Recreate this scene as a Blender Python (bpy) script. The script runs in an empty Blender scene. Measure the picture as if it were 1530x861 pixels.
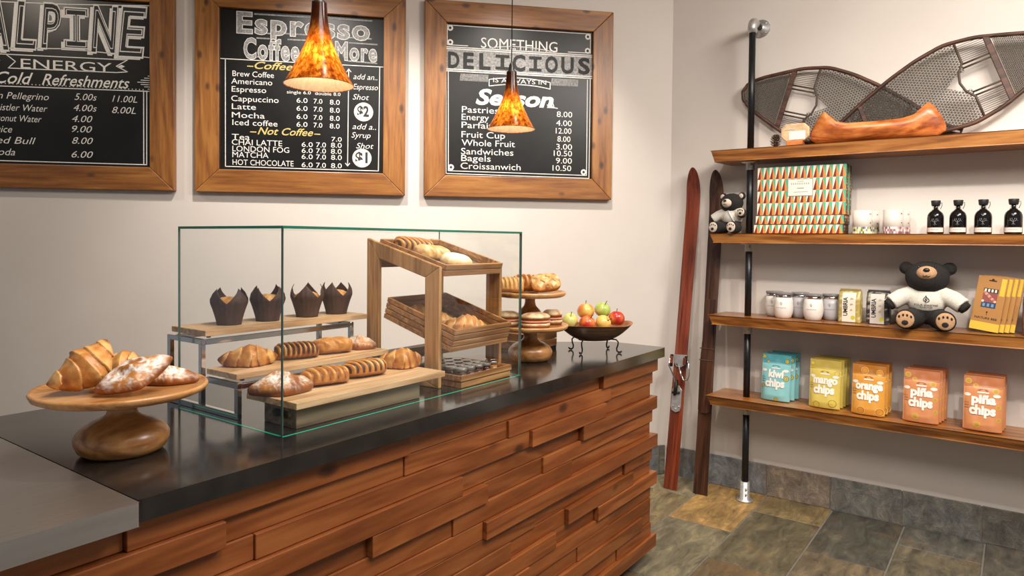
import bpy, math, random
from mathutils import Vector, Matrix, noise
R = math.radians
PI = math.pi
C = bpy.context.scene.collection
scene = bpy.context.scene

# ------------------------------------------------------------------ camera
cam_data = bpy.data.cameras.new('camera')
cam = bpy.data.objects.new('camera', cam_data)
C.objects.link(cam)
right = Vector((0.588, -0.8088, 0.0093)).normalized()
fwd = Vector((0.8087, 0.5878, -0.0215)).normalized()
up = right.cross(fwd).normalized()
right = fwd.cross(up).normalized()
cam.matrix_world = Matrix(((right.x, up.x, -fwd.x, 0), (right.y, up.y, -fwd.y, 0), (right.z, up.z, -fwd.z, 1.5), (0, 0, 0, 1)))
cam_data.sensor_width = 36
cam_data.lens = 36 * 1041.09 / 1530
cam_data.shift_x = 0.0004
cam_data.shift_y = -0.0321
cam_data.clip_start = 0.05
scene.camera = cam

# ------------------------------------------------------------------ world, lights, exposure
world = bpy.data.worlds.new('world')
scene.world = world
world.use_nodes = True
world.node_tree.nodes['Background'].inputs[0].default_value = (0.86, 0.91, 1.0, 1)
world.node_tree.nodes['Background'].inputs[1].default_value = 0.24
scene.view_settings.view_transform = 'Standard'
scene.view_settings.look = 'None'
scene.view_settings.gamma = 1
scene.view_settings.use_curve_mapping = False
scene.view_settings.exposure = 0.08

WARM = (1.0, 0.86, 0.70)
SOFT = (1.0, 0.92, 0.84)


def spot(name, loc, target, power, angle, blend=0.6, color=WARM, radius=0.04):
    l = bpy.data.lights.new(name, 'SPOT')
    l.energy = power
    l.spot_size = R(angle)
    l.spot_blend = blend
    l.color = color
    l.shadow_soft_size = radius
    o = bpy.data.objects.new(name, l)
    C.objects.link(o)
    o.location = loc
    o.rotation_euler = (Vector(target) - Vector(loc)).to_track_quat('-Z', 'Y').to_euler()
    return o


def area(name, loc, target, power, size, color=SOFT):
    l = bpy.data.lights.new(name, 'AREA')
    l.energy = power
    l.shape = 'DISK'
    l.size = size
    l.color = color
    o = bpy.data.objects.new(name, l)
    C.objects.link(o)
    o.location = loc
    o.rotation_euler = (Vector(target) - Vector(loc)).to_track_quat('-Z', 'Y').to_euler()
    return o


# downlights in the ceiling: menu wall, counter, shelves, floor
spot('menu_spot', (0.22, 3.67, 3.25), (1.5, 4.3, 2.0), 40, 90, 0.95)
spot('menu_spot', (1.75, 2.45, 3.25), (2.7, 3.25, 1.5), 180, 80, 0.95, SOFT)
spot('menu_spot', (2.75, 1.65, 3.25), (3.4, 2.6, 1.45), 150, 80, 0.95, SOFT)
spot('counter_spot', (1.35, 1.2, 3.25), (1.3, 1.75, 1.0), 70, 62, 0.8)
spot('counter_spot', (2.3, 1.2, 3.25), (2.3, 1.7, 1.0), 75, 62, 0.8)
spot('floor_spot', (3.55, 0.95, 3.25), (3.66, 1.0, 0.0), 95, 46, 0.8)
spot('shelf_spot', (1.9, 0.95, 3.25), (4.2, 0.75, 1.2), 85, 62, 0.9, SOFT, 0.03)
spot('shelf_spot', (2.0, -0.35, 3.25), (4.2, 0.2, 0.9), 120, 62, 0.9, SOFT, 0.03)
area('ceiling_fill', (0.9, 0.1, 3.2), (1.2, 0.4, 0), 62, 1.4)  # soft fill lamp added to lift the whole room, not a fitting
area('ceiling_fill', (2.6, -0.6, 3.2), (3.5, 0.4, 0.3), 105, 1.2)  # added fill, aimed low to brighten the lower shelf wall

# ------------------------------------------------------------------ mesh helpers


class MB:
    """collects geometry (verts, faces, material index, vertex colours)"""

    def __init__(self):
        self.v = []
        self.f = []
        self.mi = []
        self.c = []
        self.sm = []

    def add(self, verts, faces, mi=0, col=(1, 1, 1), smooth=True, M=None):
        n = len(self.v)
        for i, p in enumerate(verts):
            p = Vector(p)
            self.v.append(M @ p if M is not None else p)
            self.c.append(col[i] if isinstance(col, list) else col)
        for fc in faces:
            self.f.append([n + k for k in fc])
            self.mi.append(mi)
            self.sm.append(smooth)
        return self

    def box(self, x0, x1, y0, y1, z0, z1, mi=0, col=(1, 1, 1), M=None):
        vs = [(x, y, z) for z in (z0, z1) for y in (y0, y1) for x in (x0, x1)]
        fs = [(0, 2, 3, 1), (4, 5, 7, 6), (0, 1, 5, 4), (1, 3, 7, 5), (3, 2, 6, 7), (2, 0, 4, 6)]
        return self.add(vs, fs, mi, col, False, M)

    def prism(self, poly, z0, z1, mi=0, col=(1, 1, 1), M=None, smooth=False):
        """polygon in XY extruded in Z"""
        n = len(poly)
        a = sum(poly[i][0] * poly[(i + 1) % n][1] - poly[(i + 1) % n][0] * poly[i][1] for i in range(n))
        if a < 0:
            poly = poly[::-1]
        vs = [(x, y, z0) for x, y in poly] + [(x, y, z1) for x, y in poly]
        fs = [tuple(range(n))[::-1], tuple(range(n, 2 * n))]
        self.add(vs, fs, mi, col, False, M)
        self.add(vs, [(i, (i + 1) % n, n + (i + 1) % n, n + i) for i in range(n)], mi, col, smooth, M)
        return self

    def prism_y(self, poly, y0, y1, mi=0, col=(1, 1, 1), M=None):
        """polygon in XZ extruded in Y"""
        T = Matrix(((1, 0, 0, 0), (0, 0, 1, 0), (0, 1, 0, 0), (0, 0, 0, 1)))
        n = len(poly)
        a = sum(poly[i][0] * poly[(i + 1) % n][1] - poly[(i + 1) % n][0] * poly[i][1] for i in range(n))
        if a < 0:
            poly = poly[::-1]
        vs = [(x, y0, z) for x, z in poly] + [(x, y1, z) for x, z in poly]
        fs = [tuple(range(n)), tuple(range(n, 2 * n))[::-1]] + [(n + i, n + (i + 1) % n, (i + 1) % n, i) for i in range(n)]
        return self.add(vs, fs, mi, col, False, M)

    def tube(self, pts, r, seg=8, closed=False, mi=0, col=(1, 1, 1), M=None, cap=True, flat=1.0):
        pts = [Vector(p) for p in pts]
        n = len(pts)
        rs = r if isinstance(r, (list, tuple)) else [r] * n
        vs = []
        prev = None
        for i, p in enumerate(pts):
            if closed:
                d = pts[(i + 1) % n] - pts[i - 1]
            else:
                d = pts[min(i + 1, n - 1)] - pts[max(i - 1, 0)]
            if d.length < 1e-9:
                d = Vector((0, 0, 1))
            d.normalize()
            if prev is None:
                ref = Vector((0, 0, 1)) if abs(d.z) < 0.9 else Vector((1, 0, 0))
                a = d.cross(ref).normalized()
            else:
                a = (prev - d * prev.dot(d))
                if a.length < 1e-6:
                    a = d.cross(Vector((0, 0, 1)))
                a.normalize()
            prev = a
            b = d.cross(a)
            for k in range(seg):
                t = 2 * PI * k / seg
                vs.append(p + (a * math.cos(t) + b * math.sin(t) * flat) * rs[i])
        fs = []
        m = n if closed else n - 1
        for i in range(m):
            j = (i + 1) % n
            for k in range(seg):
                l = (k + 1) % seg
                fs.append((i * seg + k, i * seg + l, j * seg + l, j * seg + k))
        if cap and not closed:
            fs.append(tuple(range(seg))[::-1])
            fs.append(tuple(range((n - 1) * seg, n * seg)))
        return self.add(vs, fs, mi, col, True, M)

    def lathe(self, prof, seg=40, mi=0, col=(1, 1, 1), M=None, smooth=True, colf=None, rf=None):
        vs = []
        cs = []
        for i, (r, z) in enumerate(prof):
            for k in range(seg):
                t = 2 * PI * k / seg
                rr = r * (rf(t, z) if rf else 1)
                vs.append((rr * math.cos(t), rr * math.sin(t), z))
                cs.append(colf(t, z, i) if colf else col)
        fs = []
        for i in range(len(prof) - 1):
            for k in range(seg):
                l = (k + 1) % seg
                fs.append((i * seg + k, i * seg + l, (i + 1) * seg + l, (i + 1) * seg + k))
        if prof[0][0] > 1e-6:
            fs.append(tuple(range(seg))[::-1])
        if prof[-1][0] > 1e-6:
            fs.append(tuple(range((len(prof) - 1) * seg, len(prof) * seg)))
        return self.add(vs, fs, mi, cs, smooth, M)

    def grid(self, fn, nu, nv, cu=False, cv=False, mi=0, M=None, smooth=True):
        """fn(u, v) -> ((x, y, z), colour)"""
        vs = []
        cs = []
        for i in range(nu):
            for j in range(nv):
                u = i / (nu if cu else nu - 1)
                v = j / (nv if cv else nv - 1)
                p, c = fn(u, v)
                vs.append(p)
                cs.append(c)
        fs = []
        for i in range(nu if cu else nu - 1):
            for j in range(nv if cv else nv - 1):
                a, b = (i + 1) % nu, (j + 1) % nv
                fs.append((i * nv + j, a * nv + j, a * nv + b, i * nv + b))
        return self.add(vs, fs, mi, cs, smooth, M)

    def ell(self, c, r, seg=20, rings=12, mi=0, col=(1, 1, 1), M=None):
        T = Matrix.Translation(c) @ Matrix.Diagonal((r[0], r[1], r[2], 1))
        if M is not None:
            T = M @ T
        prof = [(max(math.sin(PI * i / rings), 1e-7), -math.cos(PI * i / rings)) for i in range(rings + 1)]
        return self.lathe(prof, seg, mi, col, T)

    def build(self, name, mats, parent=None, loc=(0, 0, 0), rot=(0, 0, 0), bevel=0, bseg=2, solid=0, remesh=0, subsurf=0, merge=True):
        me = bpy.data.meshes.new(name)
        me.from_pydata([tuple(p) for p in self.v], [], self.f)
        if not isinstance(mats, (list, tuple)):
            mats = [mats]
        for m in mats:
            me.materials.append(m)
        me.polygons.foreach_set('material_index', self.mi)
        me.polygons.foreach_set('use_smooth', self.sm)
        at = me.color_attributes.new('Col', 'FLOAT_COLOR', 'POINT')
        flat = []
        for c in self.c:
            flat += [c[0], c[1], c[2], 1.0]
        at.data.foreach_set('color', flat)
        me.validate()
        me.update()
        o = bpy.data.objects.new(name, me)
        C.objects.link(o)
        o.location = loc
        o.rotation_euler = rot
        if parent is not None:
            o.parent = parent
        if remesh:
            md = o.modifiers.new('remesh', 'REMESH')
            md.mode = 'VOXEL'
            md.voxel_size = remesh
            md.use_smooth_shade = True
            sm = o.modifiers.new('smooth', 'SMOOTH')
            sm.iterations = 4
        if solid:
            md = o.modifiers.new('solid', 'SOLIDIFY')
            md.thickness = solid
            md.offset = 0
        if bevel:
            md = o.modifiers.new('bevel', 'BEVEL')
            md.width = bevel
            md.segments = bseg
            md.limit_method = 'ANGLE'
            md.angle_limit = R(40)
            md.harden_normals = False
        if subsurf:
            md = o.modifiers.new('sub', 'SUBSURF')
            md.levels = subsurf
            md.render_levels = subsurf
        return o


def thing(name, label, cat, loc=(0, 0, 0), rz=0, group=None, rot=None):
    o = bpy.data.objects.new(name, None)
    C.objects.link(o)
    o.empty_display_size = 0.05
    o.location = loc
    o.rotation_euler = rot if rot else (0, 0, rz)
    return tag(o, label, cat, group)


def tag(o, label, cat, group=None):
    o['label'] = label
    o['category'] = cat
    if group:
        o['group'] = group
    return o


def structure(o):
    o['kind'] = 'structure'
    return o


def dup(root, label, loc=None, rot=None, group=None):
    def cp(o, parent):
        c = o.copy()
        C.objects.link(c)
        if parent is not None:
            c.parent = parent
        for ch in list(o.children):
            cp(ch, c)
        return c
    r = cp(root, None)
    r['label'] = label
    if group:
        r['group'] = group
    if loc is not None:
        r.location = loc
    if rot is not None:
        r.rotation_euler = rot
    return r


# ------------------------------------------------------------------ text helper
_tc = {}
CAP = None


def text_geo(s, shear=0.0, offset=0.0, outline=0.0, space=1.0):
    key = (s, shear, offset, outline, space)
    if key in _tc:
        return _tc[key]
    cu = bpy.data.curves.new('lettering_curve', 'FONT')
    cu.body = s
    cu.size = 1.0
    cu.shear = shear
    cu.offset = offset
    cu.space_character = space
    cu.resolution_u = 3
    if outline:
        cu.fill_mode = 'NONE'
        cu.bevel_depth = outline
        cu.bevel_resolution = 0
    o = bpy.data.objects.new('lettering_tmp', cu)
    C.objects.link(o)
    dg = bpy.context.evaluated_depsgraph_get()
    dg.update()
    me = o.evaluated_get(dg).to_mesh()
    vs = [tuple(v.co) for v in me.vertices]
    fs = [tuple(p.vertices) for p in me.polygons]
    o.evaluated_get(dg).to_mesh_clear()
    bpy.data.objects.remove(o)
    bpy.data.curves.remove(cu)
    _tc[key] = (vs, fs)
    return vs, fs


def put_text(mb, s, x0, z0, w, h, y=0.0, mi=0, col=(1, 1, 1), shear=0.0, offset=0.0, outline=0.0, space=1.0, M=None, fn=None, center=False):
    """lettering in the XZ plane facing -Y; x0/z0 = left end of the baseline, w = width, h = cap height"""
    global CAP
    if CAP is None:
        hv, _ = text_geo('H')
        CAP = max(p[1] for p in hv) - min(p[1] for p in hv)
    vs, fs = text_geo(s, shear, offset, outline, space)
    if not vs:
        return
    a = min(p[0] for p in vs)
    b = max(p[0] for p in vs)
    sz = h / CAP
    sx = w / (b - a) if w else sz
    if center:
        x0 = x0 - sx * (b - a) / 2
    out = []
    for p in vs:
        x, z = x0 + (p[0] - a) * sx, z0 + p[1] * sz
        yy = y - (p[2] * sz if not outline else p[2] * sz * 0.3)
        if fn:
            yy += fn(x, z)
        out.append((x, yy, z))
    mb.add(out, fs, mi, col, False, M)


def ribbon(mb, pts, w, y=0.0, mi=0, col=(1, 1, 1), M=None, closed=False):
    """flat chalk stroke along XZ points"""
    n = len(pts)
    for i in range(n if closed else n - 1):
        a = Vector(pts[i])
        b = Vector(pts[(i + 1) % n])
        d = b - a
        if d.length < 1e-6:
            continue
        d.normalize()
        q = Vector((-d.y, d.x)) * w / 2
        e = d * w * 0.3
        P = [a - q - e, b - q + e, b + q + e, a + q - e]
        mb.add([(p.x, y, p.y) for p in P], [(0, 1, 2, 3)], mi, col, False, M)


def disc(mb, cx, cz, r, y=0.0, mi=0, col=(1, 1, 1), r2=None, seg=18, fn=None, M=None, r0=0.0):
    r2 = r2 or r
    if r0:
        vs = []
        for k in range(seg):
            t = 2 * PI * k / seg
            for q in (1.0, r0):
                x, z = cx + r * q * math.cos(t), cz + r2 * q * math.sin(t)
                vs.append((x, y + (fn(x, z) if fn else 0), z))
        fs = [(2 * k, 2 * ((k + 1) % seg), 2 * ((k + 1) % seg) + 1, 2 * k + 1) for k in range(seg)]
    else:
        vs = [(cx, y + (fn(cx, cz) if fn else 0), cz)]
        for k in range(seg):
            t = 2 * PI * k / seg
            x, z = cx + r * math.cos(t), cz + r2 * math.sin(t)
            vs.append((x, y + (fn(x, z) if fn else 0), z))
        fs = [(0, 1 + k, 1 + (k + 1) % seg) for k in range(seg)]
    mb.add(vs, fs, mi, col, False, M)


def rotz(a):
    return Matrix.Rotation(a, 4, 'Z')


def T(x, y, z):
    return Matrix.Translation((x, y, z))


# ------------------------------------------------------------------ materials
def srgb(h):
    c = [int(h[i:i + 2], 16) / 255 for i in (0, 2, 4)]
    return tuple(x / 12.92 if x <= 0.04045 else ((x + 0.055) / 1.055) ** 2.4 for x in c)


class NT:
    def __init__(self, name):
        self.m = bpy.data.materials.new(name)
        self.m.use_nodes = True
        self.t = self.m.node_tree
        self.t.nodes.clear()
        self.out = self.n('ShaderNodeOutputMaterial')

    def n(self, typ, **kw):
        nd = self.t.nodes.new(typ)
        for k, v in kw.items():
            if k.startswith('i_'):
                k = k[2:]
                key = int(k) if k.isdigit() else k.replace('_', ' ')
                sock = nd.inputs[key]
                if hasattr(v, 'is_linked') or isinstance(v, bpy.types.NodeSocket):
                    self.t.links.new(v, sock)
                else:
                    if sock.type == 'RGBA' and len(v) == 3:
                        v = (*v, 1)
                    sock.default_value = v
            else:
                setattr(nd, k, v)
        return nd

    def l(self, a, b):
        self.t.links.new(a, b)

    def ramp(self, fac, stops, interp='LINEAR'):
        nd = self.n('ShaderNodeValToRGB')
        cr = nd.color_ramp
        cr.interpolation = interp
        while len(cr.elements) < len(stops):
            cr.elements.new(0.5)
        for e, (p, c) in zip(cr.elements, stops):
            e.position = p
            e.color = (*c, 1) if len(c) == 3 else c
        self.l(fac, nd.inputs[0])
        return nd.outputs[0]

    def mix(self, fac, a, b, mode='MIX'):
        nd = self.n('ShaderNodeMix', data_type='RGBA', blend_type=mode)
        for s, v in ((nd.inputs[0], fac), (nd.inputs[6], a), (nd.inputs[7], b)):
            if isinstance(v, bpy.types.NodeSocket):
                self.l(v, s)
            elif isinstance(v, (int, float)):
                s.default_value = v
            else:
                s.default_value = (*v, 1)
        return nd.outputs[2]

    def math(self, op, a, b=None, c=None):
        nd = self.n('ShaderNodeMath', operation=op)
        for i, v in enumerate((a, b, c)):
            if v is None:
                continue
            if isinstance(v, bpy.types.NodeSocket):
                self.l(v, nd.inputs[i])
            else:
                nd.inputs[i].default_value = v
        return nd.outputs[0]

    def noise(self, vec, scale, detail=4, rough=0.5, dist=0.0):
        nd = self.n('ShaderNodeTexNoise')
        nd.inputs['Scale'].default_value = scale
        nd.inputs['Detail'].default_value = detail
        nd.inputs['Roughness'].default_value = rough
        nd.inputs['Distortion'].default_value = dist
        if vec is not None:
            self.l(vec, nd.inputs['Vector'])
        return nd.outputs['Fac']

    def obj(self):
        return self.n('ShaderNodeTexCoord').outputs['Object']

    def mapping(self, vec, scale=(1, 1, 1), rot=(0, 0, 0), loc=(0, 0, 0)):
        nd = self.n('ShaderNodeMapping')
        nd.inputs['Scale'].default_value = scale
        nd.inputs['Rotation'].default_value = rot
        nd.inputs['Location'].default_value = loc
        self.l(vec, nd.inputs['Vector'])
        return nd.outputs[0]

    def bump(self, h, strength=0.2, dist=0.01):
        nd = self.n('ShaderNodeBump')
        nd.inputs['Strength'].default_value = strength
        nd.inputs['Distance'].default_value = dist
        self.l(h, nd.inputs['Height'])
        return nd.outputs[0]

    def principled(self, color, rough=0.5, metal=0.0, normal=None, **kw):
        p = self.n('ShaderNodeBsdfPrincipled')
        for key, v in (('Base Color', color), ('Roughness', rough), ('Metallic', metal)):
            if isinstance(v, bpy.types.NodeSocket):
                self.l(v, p.inputs[key])
            elif key == 'Base Color':
                p.inputs[key].default_value = (*v, 1)
            else:
                p.inputs[key].default_value = v
        if normal is not None:
            self.l(normal, p.inputs['Normal'])
        for k, v in kw.items():
            k = k.replace('_', ' ')
            if isinstance(v, bpy.types.NodeSocket):
                self.l(v, p.inputs[k])
            else:
                p.inputs[k].default_value = v if not isinstance(v, tuple) else (*v, 1)
        self.l(p.outputs[0], self.out.inputs[0])
        return p


def plain(name, col, rough=0.5, metal=0.0, var=0.06, scale=30, bump=0.0, **kw):
    t = NT(name)
    if isinstance(col, str):
        col = srgb(col)
    f = t.noise(t.obj(), scale, 3)
    a = tuple(min(1, c * (1 + var)) for c in col)
    b = tuple(c * (1 - var) for c in col)
    c = t.ramp(f, [(0.3, b), (0.7, a)])
    nrm = t.bump(f, bump, 0.003) if bump else None
    t.principled(c, rough, metal, nrm, **kw)
    return t.m


def vcol(name, rough=0.5, var=0.12, scale=60, bump=0.15, stretch=(1, 1, 1), dist=0.002, **kw):
    t = NT(name)
    a = t.n('ShaderNodeVertexColor', layer_name='Col').outputs[0]
    v = t.mapping(t.obj(), stretch)
    f = t.noise(v, scale, 4, 0.6)
    g = t.ramp(f, [(0.25, (1 - var,) * 3), (0.75, (1 + var,) * 3)])
    c = t.mix(1.0, a, g, 'MULTIPLY')
    t.principled(c, rough, 0.0, t.bump(f, bump, dist) if bump else None, **kw)
    return t.m


def wood(name, dark, mid, light, axis='X', scale=9.0, stretch=14.0, rough=0.45, island=0.0, knots=0.0, coat=0.0, rings=0.35, bump=0.12, kscale=3.0, seed=0.0):
    t = NT(name)
    dark, mid, light = [srgb(c) if isinstance(c, str) else c for c in (dark, mid, light)]
    vec = t.obj()
    rnd = t.n('ShaderNodeNewGeometry').outputs['Random Per Island']
    oi = t.n('ShaderNodeObjectInfo').outputs['Random']
    rr = t.math('ADD', t.math('MULTIPLY', rnd, 37.0), t.math('MULTIPLY', oi, 11.0))
    off = t.n('ShaderNodeCombineXYZ')
    for i in range(3):
        t.l(rr, off.inputs[i])
    va = t.n('ShaderNodeVectorMath', operation='ADD')
    t.l(vec, va.inputs[0])
    t.l(off.outputs[0], va.inputs[1])
    s = {'X': (1 / stretch, 1, 1), 'Y': (1, 1 / stretch, 1), 'Z': (1, 1, 1 / stretch)}[axis]
    base = t.mapping(va.outputs[0], s, (0, 0, 0), (seed, seed * 1.7, seed * 0.6))
    big = t.noise(base, scale, 3, 0.5, 0.8)
    wv = t.math('SINE', t.math('MULTIPLY', big, 34.0))
    wv = t.math('MULTIPLY_ADD', wv, 0.5, 0.5)
    fine = t.noise(base, scale * 9, 4, 0.6)
    fac = t.math('ADD', t.math('MULTIPLY', wv, rings), t.math('MULTIPLY', fine, 1.0 - rings * 0.5))
    fac = t.math('ADD', fac, t.math('MULTIPLY_ADD', big, 0.5, -0.35))
    c = t.ramp(fac, [(0.18, dark), (0.5, mid), (0.85, light)])
    if knots:
        kv = t.mapping(va.outputs[0], {'X': (0.55, 0, 1), 'Y': (0, 0.55, 1), 'Z': (1, 0, 0.55)}[axis])
        kn = t.n('ShaderNodeTexVoronoi', feature='F1')
        kn.inputs['Scale'].default_value = kscale
        kn.inputs['Randomness'].default_value = 1.0
        t.l(kv, kn.inputs['Vector'])
        km = t.ramp(kn.outputs['Distance'], [(0.0, (1, 1, 1)), (knots * 0.5, (0.75, 0.75, 0.75)), (knots, (0, 0, 0))])
        c = t.mix(km, c, tuple(x * 0.22 for x in dark))
    if island:
        var = t.ramp(rnd, [(0.0, (1 - island, 1 - island * 1.15, 1 - island * 1.3)), (1.0, (1 + island * 0.6, 1 + island * 0.5, 1 + island * 0.35))])
        c = t.mix(1.0, c, var, 'MULTIPLY')
    t.principled(c, rough, 0.0, t.bump(fine, bump, 0.003), Coat_Weight=coat, Coat_Roughness=0.25)
    return t.m


def glass_thin(name, tint=(0.985, 0.995, 0.99), refl=1.0):
    t = NT(name)
    tr = t.n('ShaderNodeBsdfTransparent', i_Color=tint)
    gl = t.n('ShaderNodeBsdfGlossy', i_Color=(1, 1, 1), i_Roughness=0.01)
    fc = t.n('ShaderNodeLayerWeight', i_Blend=0.5).outputs['Facing']
    fr = t.math('MULTIPLY_ADD', t.math('POWER', fc, 5.0), 0.9 * refl, 0.03 * refl)
    mx = t.n('ShaderNodeMixShader')
    t.l(fr, mx.inputs[0])
    t.l(tr.outputs[0], mx.inputs[1])
    t.l(gl.outputs[0], mx.inputs[2])
    t.l(mx.outputs[0], t.out.inputs[0])
    return t.m


MAT = {}
_w = NT('wall_paint')
_f = _w.noise(_w.obj(), 3.0, 4)
_f2 = _w.noise(_w.obj(), 220.0, 3)
_w.principled(_w.ramp(_f, [(0.3, srgb('d7cec5')), (0.7, srgb('dbd3ca'))]), 0.75, 0, _w.bump(_f2, 0.06, 0.002))
MAT['wall'] = _w.m
MAT['ceiling'] = plain('ceiling_paint', 'd8d2ca', 0.9)
MAT['fir'] = wood('reddish_fir', '703a17', '8b4d23', 'a06233', 'X', 6, 9, 0.42, island=0.2, knots=0.10, coat=0.08, kscale=4.5, rings=0.38)
MAT['pine'] = wood('knotty_pine_upright', '6f3f14', '955e25', 'b07a3a', 'Z', 7, 12, 0.42, knots=0.2, coat=0.15, kscale=11.0, rings=0.22)
MAT['pine_h'] = wood('knotty_pine_level', '6f3f14', '955e25', 'b07a3a', 'X', 7, 12, 0.42, knots=0.2, coat=0.15, kscale=11.0, rings=0.22)
MAT['shelf'] = wood('oiled_shelf_wood', '633612', '925a26', 'ae783c', 'Y', 8, 12, 0.35, knots=0.05, coat=0.25, kscale=2.5)
MAT['oak'] = wood('light_oak_board', 'a57c54', 'cda67c', 'e3c49c', 'X', 10, 12, 0.45)
MAT['acacia'] = wood('warm_stand_wood', '8a6038', 'b38450', 'cda270', 'Z', 9, 12, 0.45)
MAT['acacia_h'] = wood('warm_stand_wood_level', '7f5631', 'a87748', 'c69868', 'X', 9, 12, 0.45, island=0.2)
MAT['grey_oak'] = wood('greyed_crate_wood', '5e4e3c', '85745c', '9c8b72', 'X', 9, 16, 0.55)
MAT['turned'] = wood('turned_acacia', '7c4e28', 'ab7642', 'c99a64', 'X', 7, 7, 0.33, coat=0.25, rings=0.3)
MAT['plate_wood'] = wood('plate_acacia', '9a622f', 'c8925a', 'ddb27c', 'X', 6, 9, 0.33, coat=0.2, rings=0.25)
MAT['bowl_wood'] = wood('dark_bowl_wood', '382419', '5c4029', '7a5a3c', 'X', 9, 8, 0.4, coat=0.2)
MAT['bowl_rim'] = wood('bowl_rim_wood', '7a4a28', 'a87248', 'c08c5c', 'X', 9, 8, 0.45)
MAT['ski_red'] = wood('red_brown_ski_wood', '4a1a0a', '73301a', '8a4024', 'Z', 10, 20, 0.32, coat=0.35)
MAT['ski_dark'] = wood('dark_brown_ski_wood', '24120a', '402415', '583520', 'Z', 10, 20, 0.38, coat=0.25)
MAT['canoe'] = wood('orange_carved_wood', '7d3a16', 'b5622a', 'd58a4a', 'X', 7, 4, 0.35, coat=0.3, bump=0.35)
MAT['snow_frame'] = wood('old_snowshoe_frame', '2a1811', '4a2d20', '63402e', 'X', 12, 8, 0.5)
MAT['block'] = wood('worn_red_wood', '3c2015', '6b3f2a', '8a583c', 'X', 14, 5, 0.6)
MAT['black_top'] = plain('honed_black_stone', (0.018, 0.016, 0.015), 0.13, 0.0, 0.35, 14, 0.006, IOR=1.65)
MAT['black'] = plain('black_plastic', (0.012, 0.012, 0.012), 0.45)
MAT['toe'] = plain('toe_kick_black', (0.015, 0.014, 0.013), 0.7)
_s = NT('brushed_steel')
_v = _s.mapping(_s.obj(), (1.0, 26, 20))
_f = _s.noise(_v, 4, 3, 0.5)
_s.principled(_s.ramp(_f, [(0.3, (0.60, 0.59, 0.58)), (0.7, (0.66, 0.65, 0.64))]), _s.math('MULTIPLY_ADD', _f, 0.05, 0.36), 1.0)
MAT['steel'] = _s.m
MAT['chrome'] = plain('polished_chrome', (0.62, 0.60, 0.58), 0.12, 1.0, 0.03)
MAT['galv'] = plain('galvanised_fitting', (0.55, 0.55, 0.54), 0.42, 0.75, 0.15, 60)
MAT['pipe'] = plain('black_iron_pipe', (0.016, 0.017, 0.019), 0.35, 0.4, 0.2, 40)
MAT['iron'] = plain('wrought_iron', (0.02, 0.017, 0.015), 0.5, 0.6, 0.2, 60)
MAT['slate'] = plain('chalkboard_black', (0.0085, 0.0083, 0.008), 0.33, 0.0, 0.25, 8, 0.0, Specular_IOR_Level=0.3)
MAT['chalk'] = plain('white_chalk', (0.78, 0.76, 0.72), 0.9, 0, 0.12, 180)
MAT['chalk_grey'] = plain('grey_chalk', (0.30, 0.295, 0.285), 0.9, 0, 0.4, 120)
MAT['chalk_dark'] = plain('board_dark_letter', (0.03, 0.03, 0.03), 0.8, 0, 0.2, 80)
MAT['chalk_gold'] = plain('yellow_chalk', (0.62, 0.48, 0.16), 0.9, 0, 0.15, 120)
MAT['glass'] = glass_thin('clear_glass_pane')
MAT['glass_edge'] = plain('green_glass_edge', (0.008, 0.16, 0.10), 0.15, 0, 0.1, 20, Transmission_Weight=0.25)
MAT['glass_bottom'] = plain('bright_green_glass_edge', (0.02, 0.42, 0.28), 0.15, 0, 0.1, 20)
MAT['glass_corner'] = plain('grey_green_glass_corner', (0.09, 0.14, 0.12), 0.15, 0, 0.1, 20)
MAT['cord'] = plain('lamp_cord', (0.01, 0.01, 0.01), 0.5)
MAT['grout'] = plain('grey_grout', '6c675f', 0.9, 0, 0.15, 60, 0.2)
_t = NT('slate_tile')
_a = _t.n('ShaderNodeVertexColor', layer_name='Col').outputs[0]
_rn = _t.n('ShaderNodeNewGeometry').outputs['Random Per Island']
_cx = _t.n('ShaderNodeCombineXYZ')
_t.l(_t.math('MULTIPLY', _rn, 19.0), _cx.inputs[0])
_t.l(_t.math('MULTIPLY', _rn, 7.0), _cx.inputs[2])
_va = _t.n('ShaderNodeVectorMath', operation='ADD')
_t.l(_t.obj(), _va.inputs[0])
_t.l(_cx.outputs[0], _va.inputs[1])
_n1 = _t.noise(_t.mapping(_va.outputs[0], (2.4, 6.5, 5.0)), 2.2, 10, 0.74, 0.5)
_n2 = _t.noise(_va.outputs[0], 5.5, 5, 0.6, 0.6)
_c = _t.mix(1.0, _a, _t.ramp(_n1, [(0.30, (0.30, 0.30, 0.30)), (0.46, (0.8, 0.8, 0.8)), (0.54, (1.05, 1.04, 1.0)), (0.68, (1.9, 1.75, 1.5))]), 'MULTIPLY')
_c = _t.mix(_t.ramp(_n2, [(0.52, (0, 0, 0)), (0.68, (0.4, 0.4, 0.4))]), _c, srgb('6d5230'))
_t.principled(_c, _t.math('MULTIPLY_ADD', _n1, 0.3, 0.28), 0.0, _t.bump(_n1, 0.8, 0.015))
MAT['slate_tile'] = _t.m
MAT['pastry'] = vcol('baked_pastry', 0.42, 0.28, 70, 0.35, (1, 1, 1), 0.003, Coat_Weight=0.15)
MAT['vc'] = vcol('printed_colour', 0.5, 0.03, 40, 0.0)
MAT['vc_gloss'] = vcol('glossy_printed_colour', 0.3, 0.03, 40, 0.0)
MAT['fruit'] = vcol('apple_skin', 0.28, 0.16, 34, 0.0, (1, 1, 0.35), Coat_Weight=0.3)
MAT['muffin_paper'] = plain('brown_muffin_paper', (0.060, 0.028, 0.020), 0.62, 0, 0.3, 50, 0.15)
MAT['white_paper'] = plain('white_paper', (0.72, 0.70, 0.66), 0.6)
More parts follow.
